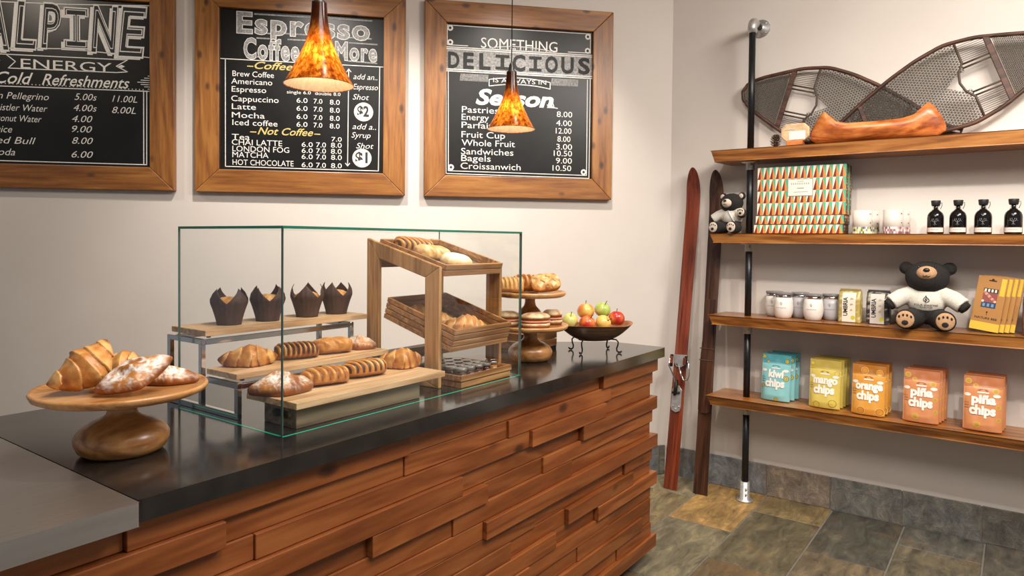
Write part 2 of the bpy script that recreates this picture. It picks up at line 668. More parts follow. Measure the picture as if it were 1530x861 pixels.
MAT['cream_fabric'] = plain('cream_sweater', (0.62, 0.58, 0.50), 0.9, 0, 0.12, 160, 0.35)
MAT['black_fur'] = plain('black_plush', (0.014, 0.012, 0.011), 0.95, 0, 0.5, 160, 0.6)
MAT['tan_fur'] = plain('tan_plush', (0.46, 0.27, 0.14), 0.95, 0, 0.2, 160, 0.5)
MAT['pale_fur'] = plain('pale_plush', (0.62, 0.52, 0.42), 0.95, 0, 0.15, 160, 0.5)
MAT['web'] = plain('rawhide_webbing', (0.075, 0.062, 0.048), 0.7, 0, 0.3, 60)
MAT['leather'] = plain('dark_leather', (0.06, 0.038, 0.027), 0.55, 0, 0.3, 40, 0.2)
MAT['white_enamel'] = plain('white_tumbler_enamel', (0.78, 0.74, 0.68), 0.35, 0, 0.02)
MAT['grey_enamel'] = plain('pale_grey_tumbler_enamel', (0.46, 0.45, 0.46), 0.35, 0, 0.02)
MAT['bottle'] = plain('dark_syrup_bottle', (0.006, 0.005, 0.005), 0.08, 0, 0.1, 20)
MAT['clear'] = glass_thin('clear_bottle_neck', (0.85, 0.87, 0.86))
MAT['jam'] = plain('dark_berry_jam', (0.06, 0.014, 0.008), 0.1, 0, 0.3, 60)
MAT['honey'] = plain('amber_honey', (0.45, 0.17, 0.03), 0.1, 0, 0.2, 60)

# ================================================================== SETTING
WX = 4.224                                  # shelf wall plane
COR = Vector((4.224, 1.812, 0))             # corner of the two walls
TH = R(-43.3625)
TD = Vector((math.cos(TH), math.sin(TH), 0))
ND = Vector((-math.sin(TH), math.cos(TH), 0))   # into the menu wall


def on_menu_wall(s, z, off=0.0):
    p = COR + TD * s - ND * off
    return (p.x, p.y, z)


H = 3.3
far = COR - TD * 7.2
outline = [(WX, -3.0), (WX, COR.y), (far.x, far.y), (-2.6, far.y), (-2.6, -3.0)]
structure(MB().prism(outline, H, H + 0.1).build('ceiling', MAT['ceiling']))
structure(MB().box(-7.2, 0.0, 0, 0.1, 0, H).build('wall_menu', MAT['wall'], None, tuple(COR), (0, 0, TH)))
structure(MB().box(WX, WX + 0.1, -3.0, COR.y + 0.04, 0, H).build('wall_shelf', MAT['wall']))

random.seed(4)
fl = MB()
fl.prism(outline, -0.08, -0.004, 1)
TL, TW, G = 0.71, 0.355, 0.004
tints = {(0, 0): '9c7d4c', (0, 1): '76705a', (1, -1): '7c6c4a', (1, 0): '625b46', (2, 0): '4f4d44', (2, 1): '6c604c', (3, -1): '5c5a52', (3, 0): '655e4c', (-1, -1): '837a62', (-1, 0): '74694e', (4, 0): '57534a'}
pool = ['5f5a4d', '6c6453', '55534b', '69593f', '74623f', '4d4c47', '625d50']
for j in range(-8, 14):
    y1 = 1.525 - TW * j
    off = 0.0 if j % 2 == 0 else TL / 2
    for i in range(-1, 13):
        xb = 4.28 - off - TL * (i - 0)
        xa = xb - TL
        xb_ = min(xb, WX - 0.001)
        if xb_ - xa < 0.02 or xa > WX:
            continue
        cx, cy = (xa + xb_) / 2, y1 - TW / 2
        if (Vector((cx, cy, 0)) - COR).dot(ND) > 0.1:
            continue
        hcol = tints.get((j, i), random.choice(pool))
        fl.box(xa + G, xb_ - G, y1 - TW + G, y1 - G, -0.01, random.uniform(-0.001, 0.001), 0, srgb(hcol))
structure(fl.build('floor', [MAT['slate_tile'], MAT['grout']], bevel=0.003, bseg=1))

bb = MB()
cols = ['7b8086', '86796b', '77766f', '696a66', '5d5a53', '706a60', '66645c', '5f5e5a', '74695a']
ys = [1.812, 1.535, 1.180, 0.830, 0.475, 0.122, -0.233, -0.59, -0.945, -1.3]
cols = ['76787a', '7c7f82', '86796b', '74726c', '696964', '615d56', '706a60', '66645c', '5f5e5a']
for k in range(9):
    bb.box(WX - 0.013, WX - 0.0005, ys[k + 1] + 0.003, ys[k] - 0.003, 0.001, 0.184, 0, srgb(cols[k]))
bb.box(WX - 0.009, WX - 0.0004, -1.3, 1.80, 0.001, 0.181, 1)
structure(bb.build('baseboard_shelf', [MAT['slate_tile'], MAT['grout']], bevel=0.002, bseg=1))
bb = MB()
for k in range(18):
    s1 = -0.058 - 0.355 * k if k else -0.02
    s0 = -0.058 - 0.355 * (k + 0) - (0.355 if k else 0.0)
    if k == 0:
        s0, s1 = -0.058, -0.016
    else:
        s1 = -0.058 - 0.355 * (k - 1)
        s0 = s1 - 0.355
    bb.box(s0 + 0.003, s1 - 0.003, -0.013, -0.0005, 0.001, 0.187, 0, srgb(random.choice(cols)))
bb.box(-6.0, -0.02, -0.009, -0.0004, 0.001, 0.184, 1)
structure(bb.build('baseboard_menu', [MAT['slate_tile'], MAT['grout']], None, tuple(COR), (0, 0, TH), bevel=0.002, bseg=1))

# ================================================================== COUNTER
cab = thing('service_counter', 'long counter base clad in staggered reddish wooden planks under the black top', 'counter', (1.35, 1.75, 0))
co = Vector((1.35, 1.75, 0))
ic = T(-co.x, -co.y, 0)
MB().prism([(-0.6, 1.415), (3.02, 1.415), (3.02, 1.60), (2.50, 2.22), (-0.6, 2.22)], 0.055, 0.953, M=ic).build('carcass', MAT['fir'], cab)
MB().prism([(-0.6, 1.47), (2.96, 1.47), (2.96, 1.58), (2.47, 2.18), (-0.6, 2.18)], 0.0015, 0.055, M=ic).build('toe_kick', MAT['toe'], cab)
pl = MB()
RH = (0.952 - 0.058) / 15
# per row: (x of the plank's right end, how far it stands out)
rows = {
    0: [(-0.1, 1), (0.64, 0), (1.413, 1), (1.757, 0.6), (2.524, 0), (3.055, 2)],
    1: [(0.2, 1), (0.842, 2), (1.398, 0), (1.881, 0.4), (2.606, 1), (3.035, 0.5)],
    2: [(0.45, 2), (0.921, 0.4), (2.008, 1), (2.55, 2), (3.02, 0)],
    3: [(0.5, 0), (1.634, 2), (2.367, 0), (3.055, 2)],
    4: [(0.55, 1), (1.263, 0), (1.761, 2), (2.1, 0), (3.03, 0.8)],
    5: [(0.8, 2), (1.6, 0.6), (2.3, 1), (3.02, 0)],
    6: [(0.9, 0), (1.748, 0.8), (3.058, 2.2)],
    7: [(0.7, 1), (1.36, 2), (2.05, 1), (2.75, 0), (3.03, 0.8)],
    8: [(1.1, 0), (1.9, 1.2), (2.263, 0), (2.817, 1.8), (3.02, 0.5)],
    9: [(1.0, 2), (1.7, 0), (2.18, 1.5), (2.492, 0), (3.06, 2.2)],
    10: [(1.2, 1), (2.0, 2), (2.6, 0.8), (3.03, 0.4)],
    11: [(0.9, 0), (1.75, 1), (2.35, 0.4), (3.02, 1)],
    12: [(1.3, 2), (2.2, 0.6), (2.918, 1.8), (3.03, 0.2)],
    13: [(1.0, 1), (1.9, 2), (2.685, 0.4), (3.03, 1)],
    14: [(1.2, 1.4), (2.2, 1.8), (3.06, 2.2)],
}
random.seed(9)
for k, row in rows.items():
    z1 = 0.952 - RH * k
    x = -0.6
    for xe, out in row:
        pl.box(x + 0.0006, xe - 0.0006, 1.3845 - 0.0115 * out + random.uniform(-0.002, 0.002), 1.4148, z1 - RH + 0.0006, z1 - 0.0006, M=ic)
        x = xe
pl.build('plank_cladding', MAT['fir'], cab, bevel=0.0022, bseg=2)

tb = MB().prism([(0.6465, 1.34), (3.09, 1.34), (3.09, 1.627), (2.535, 2.268), (0.6465, 2.268)], 0.956, 1.0)
tag(tb.build('countertop', MAT['black_top'], bevel=0.012, bseg=4), 'honed black stone countertop running along the plank clad counter', 'countertop')
sb = MB().prism([(-0.6, 1.328), (0.6435, 1.328), (0.6435, 2.268), (-0.6, 2.268)], 0.9535, 1.0)
tag(sb.build('steel_worktop', MAT['steel'], bevel=0.004, bseg=2), 'brushed stainless steel worktop beside the black countertop at lower left', 'worktop')

# ================================================================== MENU BOARDS
TEXTS = [
    (1, 'A', 'block', -0.383, 0.161, 0.137, 0.242),
    (1, 'L', 'block', -0.228, 0.174, 0.114, 0.238),
    (1, 'P', 'block', -0.098, 0.182, 0.104, 0.227),
    (1, 'I', 'block', 0.02, 0.183, 0.118, 0.218),
    (1, 'N', 'block', 0.149, 0.175, 0.142, 0.239),
    (1, 'E', 'block', 0.282, 0.162, 0.158, 0.256),
    (1, 'ENERGY', 'serif', -0.194, 0.062, 0.449, 0.06),
    (1, 'Cold', 'script', -0.317, -0.022, 0.183, 0.072),
    (1, 'Refreshments', 'script', -0.092, -0.021, 0.438, 0.069),
    (1, 'San Pellegrino', 'ital', -0.351, -0.105, 0.293, 0.042),
    (1, 'Whistler Water', 'ital', -0.36, -0.168, 0.295, 0.042),
    (1, 'Coconut Water', 'ital', -0.36, -0.226, 0.266, 0.042),
    (1, 'Juice', 'ital', -0.338, -0.286, 0.101, 0.043),
    (1, 'Red Bull', 'ital', -0.354, -0.345, 0.231, 0.043),
    (1, 'Soda', 'ital', -0.332, -0.408, 0.108, 0.043),
    (1, '5.00s', 'ital', 0.069, -0.096, 0.111, 0.042),
    (1, '11.00L', 'ital', 0.258, -0.098, 0.127, 0.042),
    (1, '4.00s', 'ital', 0.064, -0.156, 0.116, 0.042),
    (1, '8.00L', 'ital', 0.257, -0.16, 0.121, 0.042),
    (1, '4.00', 'ital', 0.056, -0.216, 0.102, 0.042),
    (1, '9.00', 'ital', 0.055, -0.272, 0.101, 0.042),
    (1, '8.00', 'ital', 0.056, -0.335, 0.104, 0.042),
    (1, '6.00', 'ital', 0.053, -0.41, 0.107, 0.042),
    (2, 'Espresso', 'chalk', -0.366, 0.325, 0.742, 0.111),
    (2, 'Coffee', 'chalk', -0.328, 0.182, 0.308, 0.109),
    (2, '&', 'chalk', 0.039, 0.199, 0.079, 0.094),
    (2, 'More', 'chalk', 0.177, 0.203, 0.241, 0.098),
    (2, 'Coffee', 'gold', -0.268, 0.124, 0.209, 0.04),
    (2, 'Not Coffee', 'gold', -0.251, -0.248, 0.307, 0.04),
    (2, 'Brew Coffee', 'hand', -0.387, 0.076, 0.225, 0.037),
    (2, 'Americano', 'hand', -0.393, 0.033, 0.222, 0.037),
    (2, 'Espresso', 'hand', -0.391, -0.012, 0.187, 0.037),
    (2, 'Cappuccino', 'hand', -0.393, -0.065, 0.257, 0.037),
    (2, 'Latte', 'hand', -0.39, -0.11, 0.13, 0.037),
    (2, 'Mocha', 'hand', -0.39, -0.158, 0.178, 0.037),
    (2, 'Iced coffee', 'hand', -0.387, -0.2, 0.245, 0.037),
    (2, 'Tea', 'hand', -0.39, -0.282, 0.097, 0.037),
    (2, 'CHAI LATTE', 'hand', -0.39, -0.312, 0.274, 0.037),
    (2, 'LONDON FOG', 'hand', -0.387, -0.349, 0.31, 0.037),
    (2, 'MATCHA', 'hand', -0.387, -0.383, 0.196, 0.037),
    (2, 'HOT CHOCOLATE', 'hand', -0.386, -0.426, 0.333, 0.037),
    (2, 'single 6.0', 'hand', -0.091, -0.008, 0.133, 0.021),
    (2, 'double 8.0', 'hand', 0.066, -0.009, 0.143, 0.022),
    (2, '6.0', 'hand', -0.037, -0.058, 0.061, 0.032),
    (2, '7.0', 'hand', 0.058, -0.059, 0.049, 0.032),
    (2, '8.0', 'hand', 0.149, -0.061, 0.056, 0.033),
    (2, '6.0', 'hand', -0.037, -0.104, 0.061, 0.032),
    (2, '7.0', 'hand', 0.058, -0.105, 0.049, 0.032),
    (2, '8.0', 'hand', 0.149, -0.107, 0.056, 0.033),
    (2, '6.0', 'hand', -0.037, -0.151, 0.061, 0.032),
    (2, '7.0', 'hand', 0.058, -0.153, 0.049, 0.032),
    (2, '8.0', 'hand', 0.149, -0.154, 0.056, 0.033),
    (2, '6.0', 'hand', -0.037, -0.196, 0.061, 0.032),
    (2, '7.0', 'hand', 0.058, -0.197, 0.049, 0.032),
    (2, '8.0', 'hand', 0.149, -0.199, 0.056, 0.033),
    (2, '7.0', 'hand', 0.159, -0.274, 0.058, 0.03),
    (2, '6.0', 'hand', -0.008, -0.311, 0.062, 0.032),
    (2, '7.0', 'hand', 0.073, -0.311, 0.055, 0.033),
    (2, '8.0', 'hand', 0.156, -0.31, 0.061, 0.033),
    (2, '6.0', 'hand', -0.008, -0.346, 0.062, 0.032),
    (2, '7.0', 'hand', 0.073, -0.346, 0.055, 0.033),
    (2, '8.0', 'hand', 0.156, -0.346, 0.061, 0.033),
    (2, '6.0', 'hand', -0.008, -0.381, 0.062, 0.032),
    (2, '7.0', 'hand', 0.073, -0.381, 0.055, 0.033),
    (2, '8.0', 'hand', 0.157, -0.381, 0.061, 0.033),
    (2, '6.0', 'hand', -0.008, -0.428, 0.062, 0.032),
    (2, '7.0', 'hand', 0.073, -0.429, 0.055, 0.033),
    (2, '8.0', 'hand', 0.157, -0.429, 0.061, 0.033),
    (2, 'add an..', 'ital', 0.282, 0.093, 0.137, 0.038),
    (2, 'Espresso', 'ital', 0.28, 0.034, 0.143, 0.038),
    (2, 'Shot', 'ital', 0.278, -0.026, 0.094, 0.038),
    (2, 'add a..', 'ital', 0.278, -0.198, 0.135, 0.038),
    (2, 'Syrup', 'ital', 0.272, -0.248, 0.11, 0.038),
    (2, 'Shot', 'ital', 0.299, -0.31, 0.101, 0.038),
    (2, '$2', 'dark', 0.305, -0.121, 0.067, 0.057),
    (2, '$1', 'dark', 0.295, -0.392, 0.071, 0.058),
    (3, 'SOMETHING', 'serif', -0.244, 0.32, 0.475, 0.073),
    (3, 'D', 'dark', -0.442, 0.192, 0.068, 0.089),
    (3, 'E', 'dark', -0.351, 0.192, 0.064, 0.09),
    (3, 'L', 'dark', -0.254, 0.193, 0.069, 0.09),
    (3, 'I', 'dark', -0.154, 0.194, 0.084, 0.09),
    (3, 'C', 'dark', -0.05, 0.195, 0.08, 0.091),
    (3, 'I', 'dark', 0.053, 0.195, 0.079, 0.091),
    (3, 'O', 'dark', 0.154, 0.196, 0.081, 0.092),
    (3, 'U', 'dark', 0.256, 0.197, 0.08, 0.092),
    (3, 'S', 'dark', 0.364, 0.198, 0.076, 0.092),
    (3, 'IS ALWAYS IN', 'hand', -0.174, 0.1, 0.327, 0.035),
    (3, 'Season', 'scriptbold', -0.274, -0.019, 0.484, 0.105),
    (3, 'Pastries', 'hand', -0.357, -0.073, 0.224, 0.044),
    (3, 'Energy', 'hand', -0.358, -0.118, 0.166, 0.044),
    (3, 'Parfait', 'hand', -0.358, -0.166, 0.189, 0.044),
    (3, 'Fruit Cup', 'hand', -0.358, -0.223, 0.266, 0.044),
    (3, 'Whole Fruit', 'hand', -0.357, -0.272, 0.327, 0.044),
    (3, 'Sandwiches', 'hand', -0.36, -0.324, 0.321, 0.044),
    (3, 'Bagels', 'hand', -0.359, -0.365, 0.18, 0.044),
    (3, 'Croissanwich', 'hand', -0.362, -0.412, 0.369, 0.044),
    (3, '8.00', 'hand', 0.231, -0.076, 0.099, 0.04),
    (3, '4.00', 'hand', 0.228, -0.13, 0.1, 0.04),
    (3, '12.00', 'hand', 0.226, -0.178, 0.1, 0.04),
    (3, '8.00', 'hand', 0.237, -0.228, 0.083, 0.04),
    (3, '3.00', 'hand', 0.23, -0.276, 0.101, 0.04),
    (3, '10.50', 'hand', 0.215, -0.317, 0.116, 0.04),
    (3, '9.00', 'hand', 0.229, -0.362, 0.102, 0.04),
    (3, '10.50', 'hand', 0.208, -0.408, 0.119, 0.04),
]
L1= [[(-0.372, 0.047), (-0.372, 0.132), (-0.265, 0.132)], [(-0.265, 0.132), (-0.22, 0.096), (-0.254, 0.059), (0.279, 0.063)], [(-0.265, 0.132), (0.336, 0.135), (0.279, 0.098), (0.336, 0.07), (0.279, 0.063)], [(-0.305, -0.039), (0.458, -0.032)], [(-0.304, 0.163), (0.038, 0.179), (0.458, 0.154)], [(-0.37, 0.408), (0.039, 0.419), (0.459, 0.441)], [(-0.308, -0.438), (0.433, -0.439), (0.434, -0.036)], [(0.418, -0.037), (0.418, -0.434)]]
L2= [[(-0.268, 0.433), (0.386, 0.437)], [(-0.268, 0.33), (-0.169, 0.327)], [(-0.115, 0.333), (0.383, 0.332)], [(-0.256, 0.298), (-0.188, 0.298)], [(-0.085, 0.3), (0.038, 0.302)], [(0.256, 0.302), (0.417, 0.301)], [(-0.252, 0.192), (-0.217, 0.19)], [(-0.039, 0.201), (0.039, 0.203)], [(0.25, 0.197), (0.415, 0.191)], [(-0.45, 0.171), (0.455, 0.172)], [(-0.425, 0.172), (-0.424, -0.436), (0.428, -0.439), (0.433, 0.17)], [(0.255, 0.15), (0.251, -0.413)], [(0.244, 0.133), (0.255, 0.15), (0.268, 0.134)], [(0.239, -0.399), (0.251, -0.415), (0.263, -0.399)], [(-0.3, 0.146), (-0.268, 0.148)], [(-0.059, 0.153), (-0.033, 0.161)], [(-0.302, -0.219), (-0.275, -0.22)], [(0.066, -0.228), (0.099, -0.224)]]
L3= [[(-0.455, 0.314), (0.456, 0.317)], [(-0.454, 0.174), (0.458, 0.173)], [(-0.448, 0.448), (-0.448, 0.326), (-0.324, 0.326)], [(-0.448, 0.443), (0.442, 0.445)], [(0.441, 0.445), (0.442, 0.327), (0.299, 0.326)], [(-0.454, 0.167), (-0.449, -0.443), (0.442, -0.45), (0.444, 0.17)], [(-0.441, 0.167), (-0.436, -0.426), (0.426, -0.432), (0.425, 0.161)], [(-0.197, 0.144), (0.183, 0.127), (0.191, 0.085), (-0.186, 0.105), (-0.197, 0.144)]]
STYLE = {
    'hand': dict(offset=0.0), 'ital': dict(shear=0.28, offset=-0.004), 'script': dict(shear=0.38, offset=0.008),
    'gold': dict(shear=0.35, offset=0.012), 'scriptbold': dict(shear=0.25, offset=0.035), 'serif': dict(offset=0.0),
}


def menu_board(s, no, label, z_top):
    b = thing('menu_board', label, 'menu board', on_menu_wall(s, 2.34, 0.002), TH, 'framed chalk menus on the wall')
    ho, hi = 0.583, 0.4545
    fr = MB()
    fr.prism_y([(-ho, -ho), (ho, -ho), (hi, -hi), (-hi, -hi)], -0.045, 0, 1)
    fr.prism_y([(-ho, ho), (ho, ho), (hi, hi), (-hi, hi)], -0.045, 0, 1)
    fr.prism_y([(-ho, -ho), (-hi, -hi), (-hi, hi), (-ho, ho)], -0.045, 0, 0)
    fr.prism_y([(ho, -ho), (hi, -hi), (hi, hi), (ho, ho)], -0.045, 0, 0)
    fr.build('frame', [MAT['pine'], MAT['pine_h']], b, bevel=0.004, bseg=2)
    MB().box(-hi - 0.004, hi + 0.004, -0.02, -0.002, -hi - 0.004, hi + 0.004).build('chalkboard_panel', MAT['slate'], b)
    Y = -0.0212
    ch, gr, gold = MB(), MB(), []
    for bn, txt, st, x, z, w, h in TEXTS:
        if bn != no:
            continue
        if txt == 'I' and st in ('block', 'dark'):
            a_, s_ = 0.28, 0.2
            P = [(0, 0), (1, 0), (1, s_), (0.5 + a_ / 2, s_), (0.5 + a_ / 2, 1 - s_), (1, 1 - s_), (1, 1), (0, 1), (0, 1 - s_), (0.5 - a_ / 2, 1 - s_), (0.5 - a_ / 2, s_), (0, s_)]

            def slab(mb, dx, dz, y, mi):
                Q = [(x + dx + w * p, y, z + dz + h * q) for p, q in P]
                mb.add(Q, [(0, 1, 2, 11), (11, 2, 3, 10), (10, 3, 4, 9), (8, 9, 4, 5), (8, 5, 6, 7)], mi, smooth=False)
            if st == 'dark':
                slab(ch, 0, 0, Y - 0.0012, 1)
            else:
                slab(ch, -0.016, -0.012, Y, 0)
                slab(ch, 0, 0, Y - 0.0008, 1)
                ribbon(ch, [(x + w * p, z + h * q) for p, q in P], 0.007, Y - 0.0014, closed=True)
                ribbon(ch, [(x + w * (0.5 + (p - 0.5) * (0.82 if abs(p - 0.5) > 0.3 else 0.3)), z + h * (0.5 + (q - 0.5) * (0.9 if q in (0, 1) else 1.08))) for p, q in P], 0.004, Y - 0.0014, closed=True)
            continue
        if st == 'block':
            put_text(ch, txt, x - 0.016, z - 0.012, w, h, Y, 0, offset=0.03, shear=0.12)
            put_text(ch, txt, x, z, w, h, Y - 0.0008, 1, offset=0.03, shear=0.12)
            put_text(ch, txt, x, z, w, h, Y - 0.0014, 0, outline=0.014, offset=0.03, shear=0.12)
            put_text(ch, txt, x + 0.014, z + 0.018, w - 0.028, h - 0.036, Y - 0.0014, 0, outline=0.009, offset=0.0, shear=0.12)
        elif st == 'chalk':
            put_text(gr, txt, x, z, w, h, Y, 0, offset=0.035, space=1.15)
            put_text(ch, txt, x, z, w, h, Y - 0.0006, 0, outline=0.012, offset=0.035, space=1.15)
        elif st == 'dark':
            put_text(ch, txt, x, z, w, h, Y - 0.0012, 1, offset=0.035)
        elif st == 'gold':
            go = MB()
            put_text(go, txt, x, z, w, h, Y, 0, **STYLE['gold'])
            for xa in (x - 0.038, x + w + 0.008):
                ribbon(go, [(xa, z + 0.012), (xa + 0.03, z + 0.012)], 0.006, Y)
            gold.append(go)
        elif txt == 'IS ALWAYS IN':
            put_text(ch, txt, -0.003, 0.117, 0.33, 0.026, Y - 0.0012, 0, M=None, center=True)
        else:
            put_text(ch, txt, x, z, w, h * 0.84, Y, 0, **STYLE[st])
    if no == 1:
        for ln in L1:
            ribbon(ch, ln, 0.005, Y)
        for k in range(44):
            disc(ch, -0.38 + 0.0185 * k, -0.024, 0.003, Y, 0, seg=6)
        for k in range(7):
            w = 0.012 + 0.011 * min(k, 6 - k) * 1.6
            ribbon(ch, [(0.452 - w, 0.052 - 0.012 * k), (0.452, 0.052 - 0.012 * k)], 0.004, Y)
        for cx, cz in ((0.305, 0.098), (-0.31, 0.098)):
            ch.add([(cx - 0.018, Y, cz), (cx, Y, cz - 0.009), (cx + 0.018, Y, cz), (cx, Y, cz + 0.009)], [(0, 1, 2, 3)], 0, smooth=False)
    if no == 2:
        for i, ln in enumerate(L2[:-4]):
            ribbon(gr if i < 9 else ch, ln, 0.008 if i < 9 else 0.0045, Y - 0.0003)
        for cx, cz in ((0.341, -0.096), (0.333, -0.366)):
            disc(ch, cx, cz, 0.05, Y, 0, seg=28)
            disc(ch, cx, cz, 0.055, Y, 0, seg=28, r0=0.94)
    if no == 3:
        gr.add([(-0.4535, Y, 0.31), (0.4535, Y, 0.31), (0.4535, Y, 0.173), (-0.4535, Y, 0.173)][::-1], [(0, 1, 2, 3)], 0, smooth=False)
        for z in (0.314, 0.303, 0.182, 0.17):
            ribbon(ch, [(-0.4535, z), (0.4535, z)], 0.005, Y - 0.0006)
        for ln in L3[2:7]:
            ribbon(ch, ln, 0.0045, Y)
        arc = []
        for k in range(13):
            u = -1 + k / 6
            arc.append((-0.003 + 0.19 * u, 0.15 - 0.018 * u * u))
        low = [(x, z - 0.04) for x, z in arc]
        ch.add([(x, Y - 0.0003, z) for x, z in arc + low], [(k, k + 1, 14 + k, 13 + k)[::-1] for k in range(12)], 1, smooth=False)
        ribbon(ch, arc + low[::-1], 0.005, Y - 0.0009, closed=True)
        for sx in (-1, 1):
            for k in range(22):
                x = sx * (0.2 + 0.0078 * k)
                ribbon(gr, [(x, 0.158), (x - 0.004, 0.118)], 0.0055, Y)
        for k in range(34):
            u = -1 + k / 16.5
            ribbon(gr, [(0.19 * u, 0.318), (0.19 * u, 0.322 + 0.016 * (1 - u * u))], 0.004, Y)
        ribbon(ch, [(0.19 * (-1 + k / 8), 0.323 + 0.017 * (1 - (-1 + k / 8) ** 2)) for k in range(17)], 0.004, Y)
        for cx, cz in ((-0.431, 0.427), (0.425, 0.427), (-0.42, -0.405), (0.407, -0.412), (-0.43, 0.342), (0.424, 0.34)):
            disc(ch, cx, cz, 0.018, Y - 0.0004, 0, seg=16)
            disc(ch, cx, cz, 0.008, Y - 0.0008, 1, seg=12)
        ribbon(ch, [(0.31 + 0.012 * k, -0.065 + 0.0 * k) for k in range(1)], 0.004, Y)
        ribbon(ch, [(0.17, -0.005), (0.19, -0.02), (0.215, -0.022), (0.205, 0.008), (0.19, -0.004), (0.21, -0.02), (0.235, -0.024)], 0.005, Y)
    ch.build('chalk_lettering', [MAT['chalk'], MAT['chalk_dark']], b)
    if gr.v:
        gr.build('grey_chalk_shading', MAT['chalk_grey'], b)
    for go in gold:
        go.build('yellow_heading', MAT['chalk_gold'], b)['label'] = 'yellow chalk heading'
    return b


menu_board(-3.543, 1, 'wood framed chalkboard headed ALPINE ENERGY, cut off by the left edge', 2.92)
menu_board(-2.272, 2, 'wood framed chalkboard menu of espresso and coffee prices', 2.92)
menu_board(-0.9955, 3, 'wood framed chalkboard headed SOMETHING DELICIOUS, nearest the corner', 2.92)

# ================================================================== PENDANT LAMPS
_l = NT('amber_mottled_glass')
_v = _l.mapping(_l.obj(), (1, 1, 0.4))
_n = _l.noise(_v, 95, 4, 0.62, 0.6)
_n2 = _l.noise(_v, 30, 3, 0.5)
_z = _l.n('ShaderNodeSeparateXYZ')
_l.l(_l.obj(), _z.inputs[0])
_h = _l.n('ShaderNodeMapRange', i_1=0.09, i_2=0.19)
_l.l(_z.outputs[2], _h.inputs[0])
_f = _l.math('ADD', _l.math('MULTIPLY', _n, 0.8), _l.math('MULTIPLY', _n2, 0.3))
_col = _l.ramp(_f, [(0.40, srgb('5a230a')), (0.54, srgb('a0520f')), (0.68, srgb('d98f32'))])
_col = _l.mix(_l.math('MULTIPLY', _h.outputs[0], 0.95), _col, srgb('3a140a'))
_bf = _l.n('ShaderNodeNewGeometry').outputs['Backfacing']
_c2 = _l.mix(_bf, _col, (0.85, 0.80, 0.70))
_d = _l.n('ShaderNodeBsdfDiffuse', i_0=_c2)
_tr = _l.n('ShaderNodeBsdfTranslucent', i_0=_col)
_m1 = _l.n('ShaderNodeMixShader', i_0=0.5)
_l.l(_d.outputs[0], _m1.inputs[1])
_l.l(_tr.outputs[0], _m1.inputs[2])
_g = _l.n('ShaderNodeBsdfGlossy', i_Roughness=0.15)
_fr = _l.n('ShaderNodeFresnel', i_IOR=1.4)
_m2 = _l.n('ShaderNodeMixShader', i_0=_l.math('MULTIPLY', _fr.outputs[0], _l.math('SUBTRACT', 1.0, _bf)))
_l.l(_m1.outputs[0], _m2.inputs[1])
_l.l(_g.outputs[0], _m2.inputs[2])
_l.l(_m2.outputs[0], _l.out.inputs[0])
MAT['amber'] = _l.m
_b = NT('lit_bulb')
_b.l(_b.n('ShaderNodeEmission', i_0=(1, 0.72, 0.4, 1), i_1=6.0).outputs[0], _b.out.inputs[0])
MAT['bulb'] = _b.m


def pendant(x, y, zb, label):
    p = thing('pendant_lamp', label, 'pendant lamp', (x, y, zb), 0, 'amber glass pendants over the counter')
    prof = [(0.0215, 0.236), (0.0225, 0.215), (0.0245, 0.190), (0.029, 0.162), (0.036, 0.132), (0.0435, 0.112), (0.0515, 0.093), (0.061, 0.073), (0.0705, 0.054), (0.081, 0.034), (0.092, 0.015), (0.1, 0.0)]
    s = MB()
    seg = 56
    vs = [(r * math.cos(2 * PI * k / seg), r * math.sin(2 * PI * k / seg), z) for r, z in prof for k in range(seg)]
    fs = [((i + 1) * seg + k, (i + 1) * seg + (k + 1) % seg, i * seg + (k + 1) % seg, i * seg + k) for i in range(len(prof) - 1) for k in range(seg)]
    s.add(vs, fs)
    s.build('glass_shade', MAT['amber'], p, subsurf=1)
    MB().tube([(0.1 * math.cos(2 * PI * k / 56), 0.1 * math.sin(2 * PI * k / 56), 0.0005) for k in range(56)], 0.0014, 6, True).build('shade_rim', MAT['amber'], p)
    MB().lathe([(0.0, 0.232), (0.021, 0.232), (0.0215, 0.24), (0.0125, 0.247), (0.0105, 0.268), (0.006, 0.276), (0.003, 0.282), (0.0, 0.282)], 24).build('socket_cap', MAT['black'], p)
    MB().tube([(0, 0, 0.28), (0, 0, H - zb)], 0.0022, 8).build('cord', MAT['cord'], p)
    MB().lathe([(0.0, H - zb - 0.03), (0.055, H - zb - 0.028), (0.06, H - zb - 0.001), (0.0, H - zb - 0.001)], 28).build('ceiling_rose', MAT['galv'], p)
    bu = MB().ell((0, 0, 0.108), (0.016, 0.016, 0.022), 16, 10)
    bu.lathe([(0.0, 0.12), (0.011, 0.122), (0.012, 0.232), (0.0, 0.232)], 16, 1)
    bu.build('bulb', [MAT['bulb'], MAT['black']], p)
    l = bpy.data.lights.new('pendant_light', 'POINT')
    l.energy = 2.0
    l.color = (1, 0.72, 0.42)
    l.shadow_soft_size = 0.024
    o = bpy.data.objects.new('pendant_light', l)
    C.objects.link(o)
    o.parent = p
    o.location = (0, 0, 0.085)


pendant(1.325, 1.666, 1.949, 'amber glass pendant lamp hanging in front of the espresso menu, the nearer one')
pendant(2.375, 1.735, 1.966, 'amber glass pendant lamp hanging in front of the delicious menu, the farther one')

# ================================================================== GLASS CASE
CX0, CX1, CY0, CY1, CT = 1.068, 2.101, 1.480, 1.975, 1.531
gc = thing('display_case', 'frameless clear glass display case with green edges on the black countertop', 'display case', (CX0, CY0, 1.0))


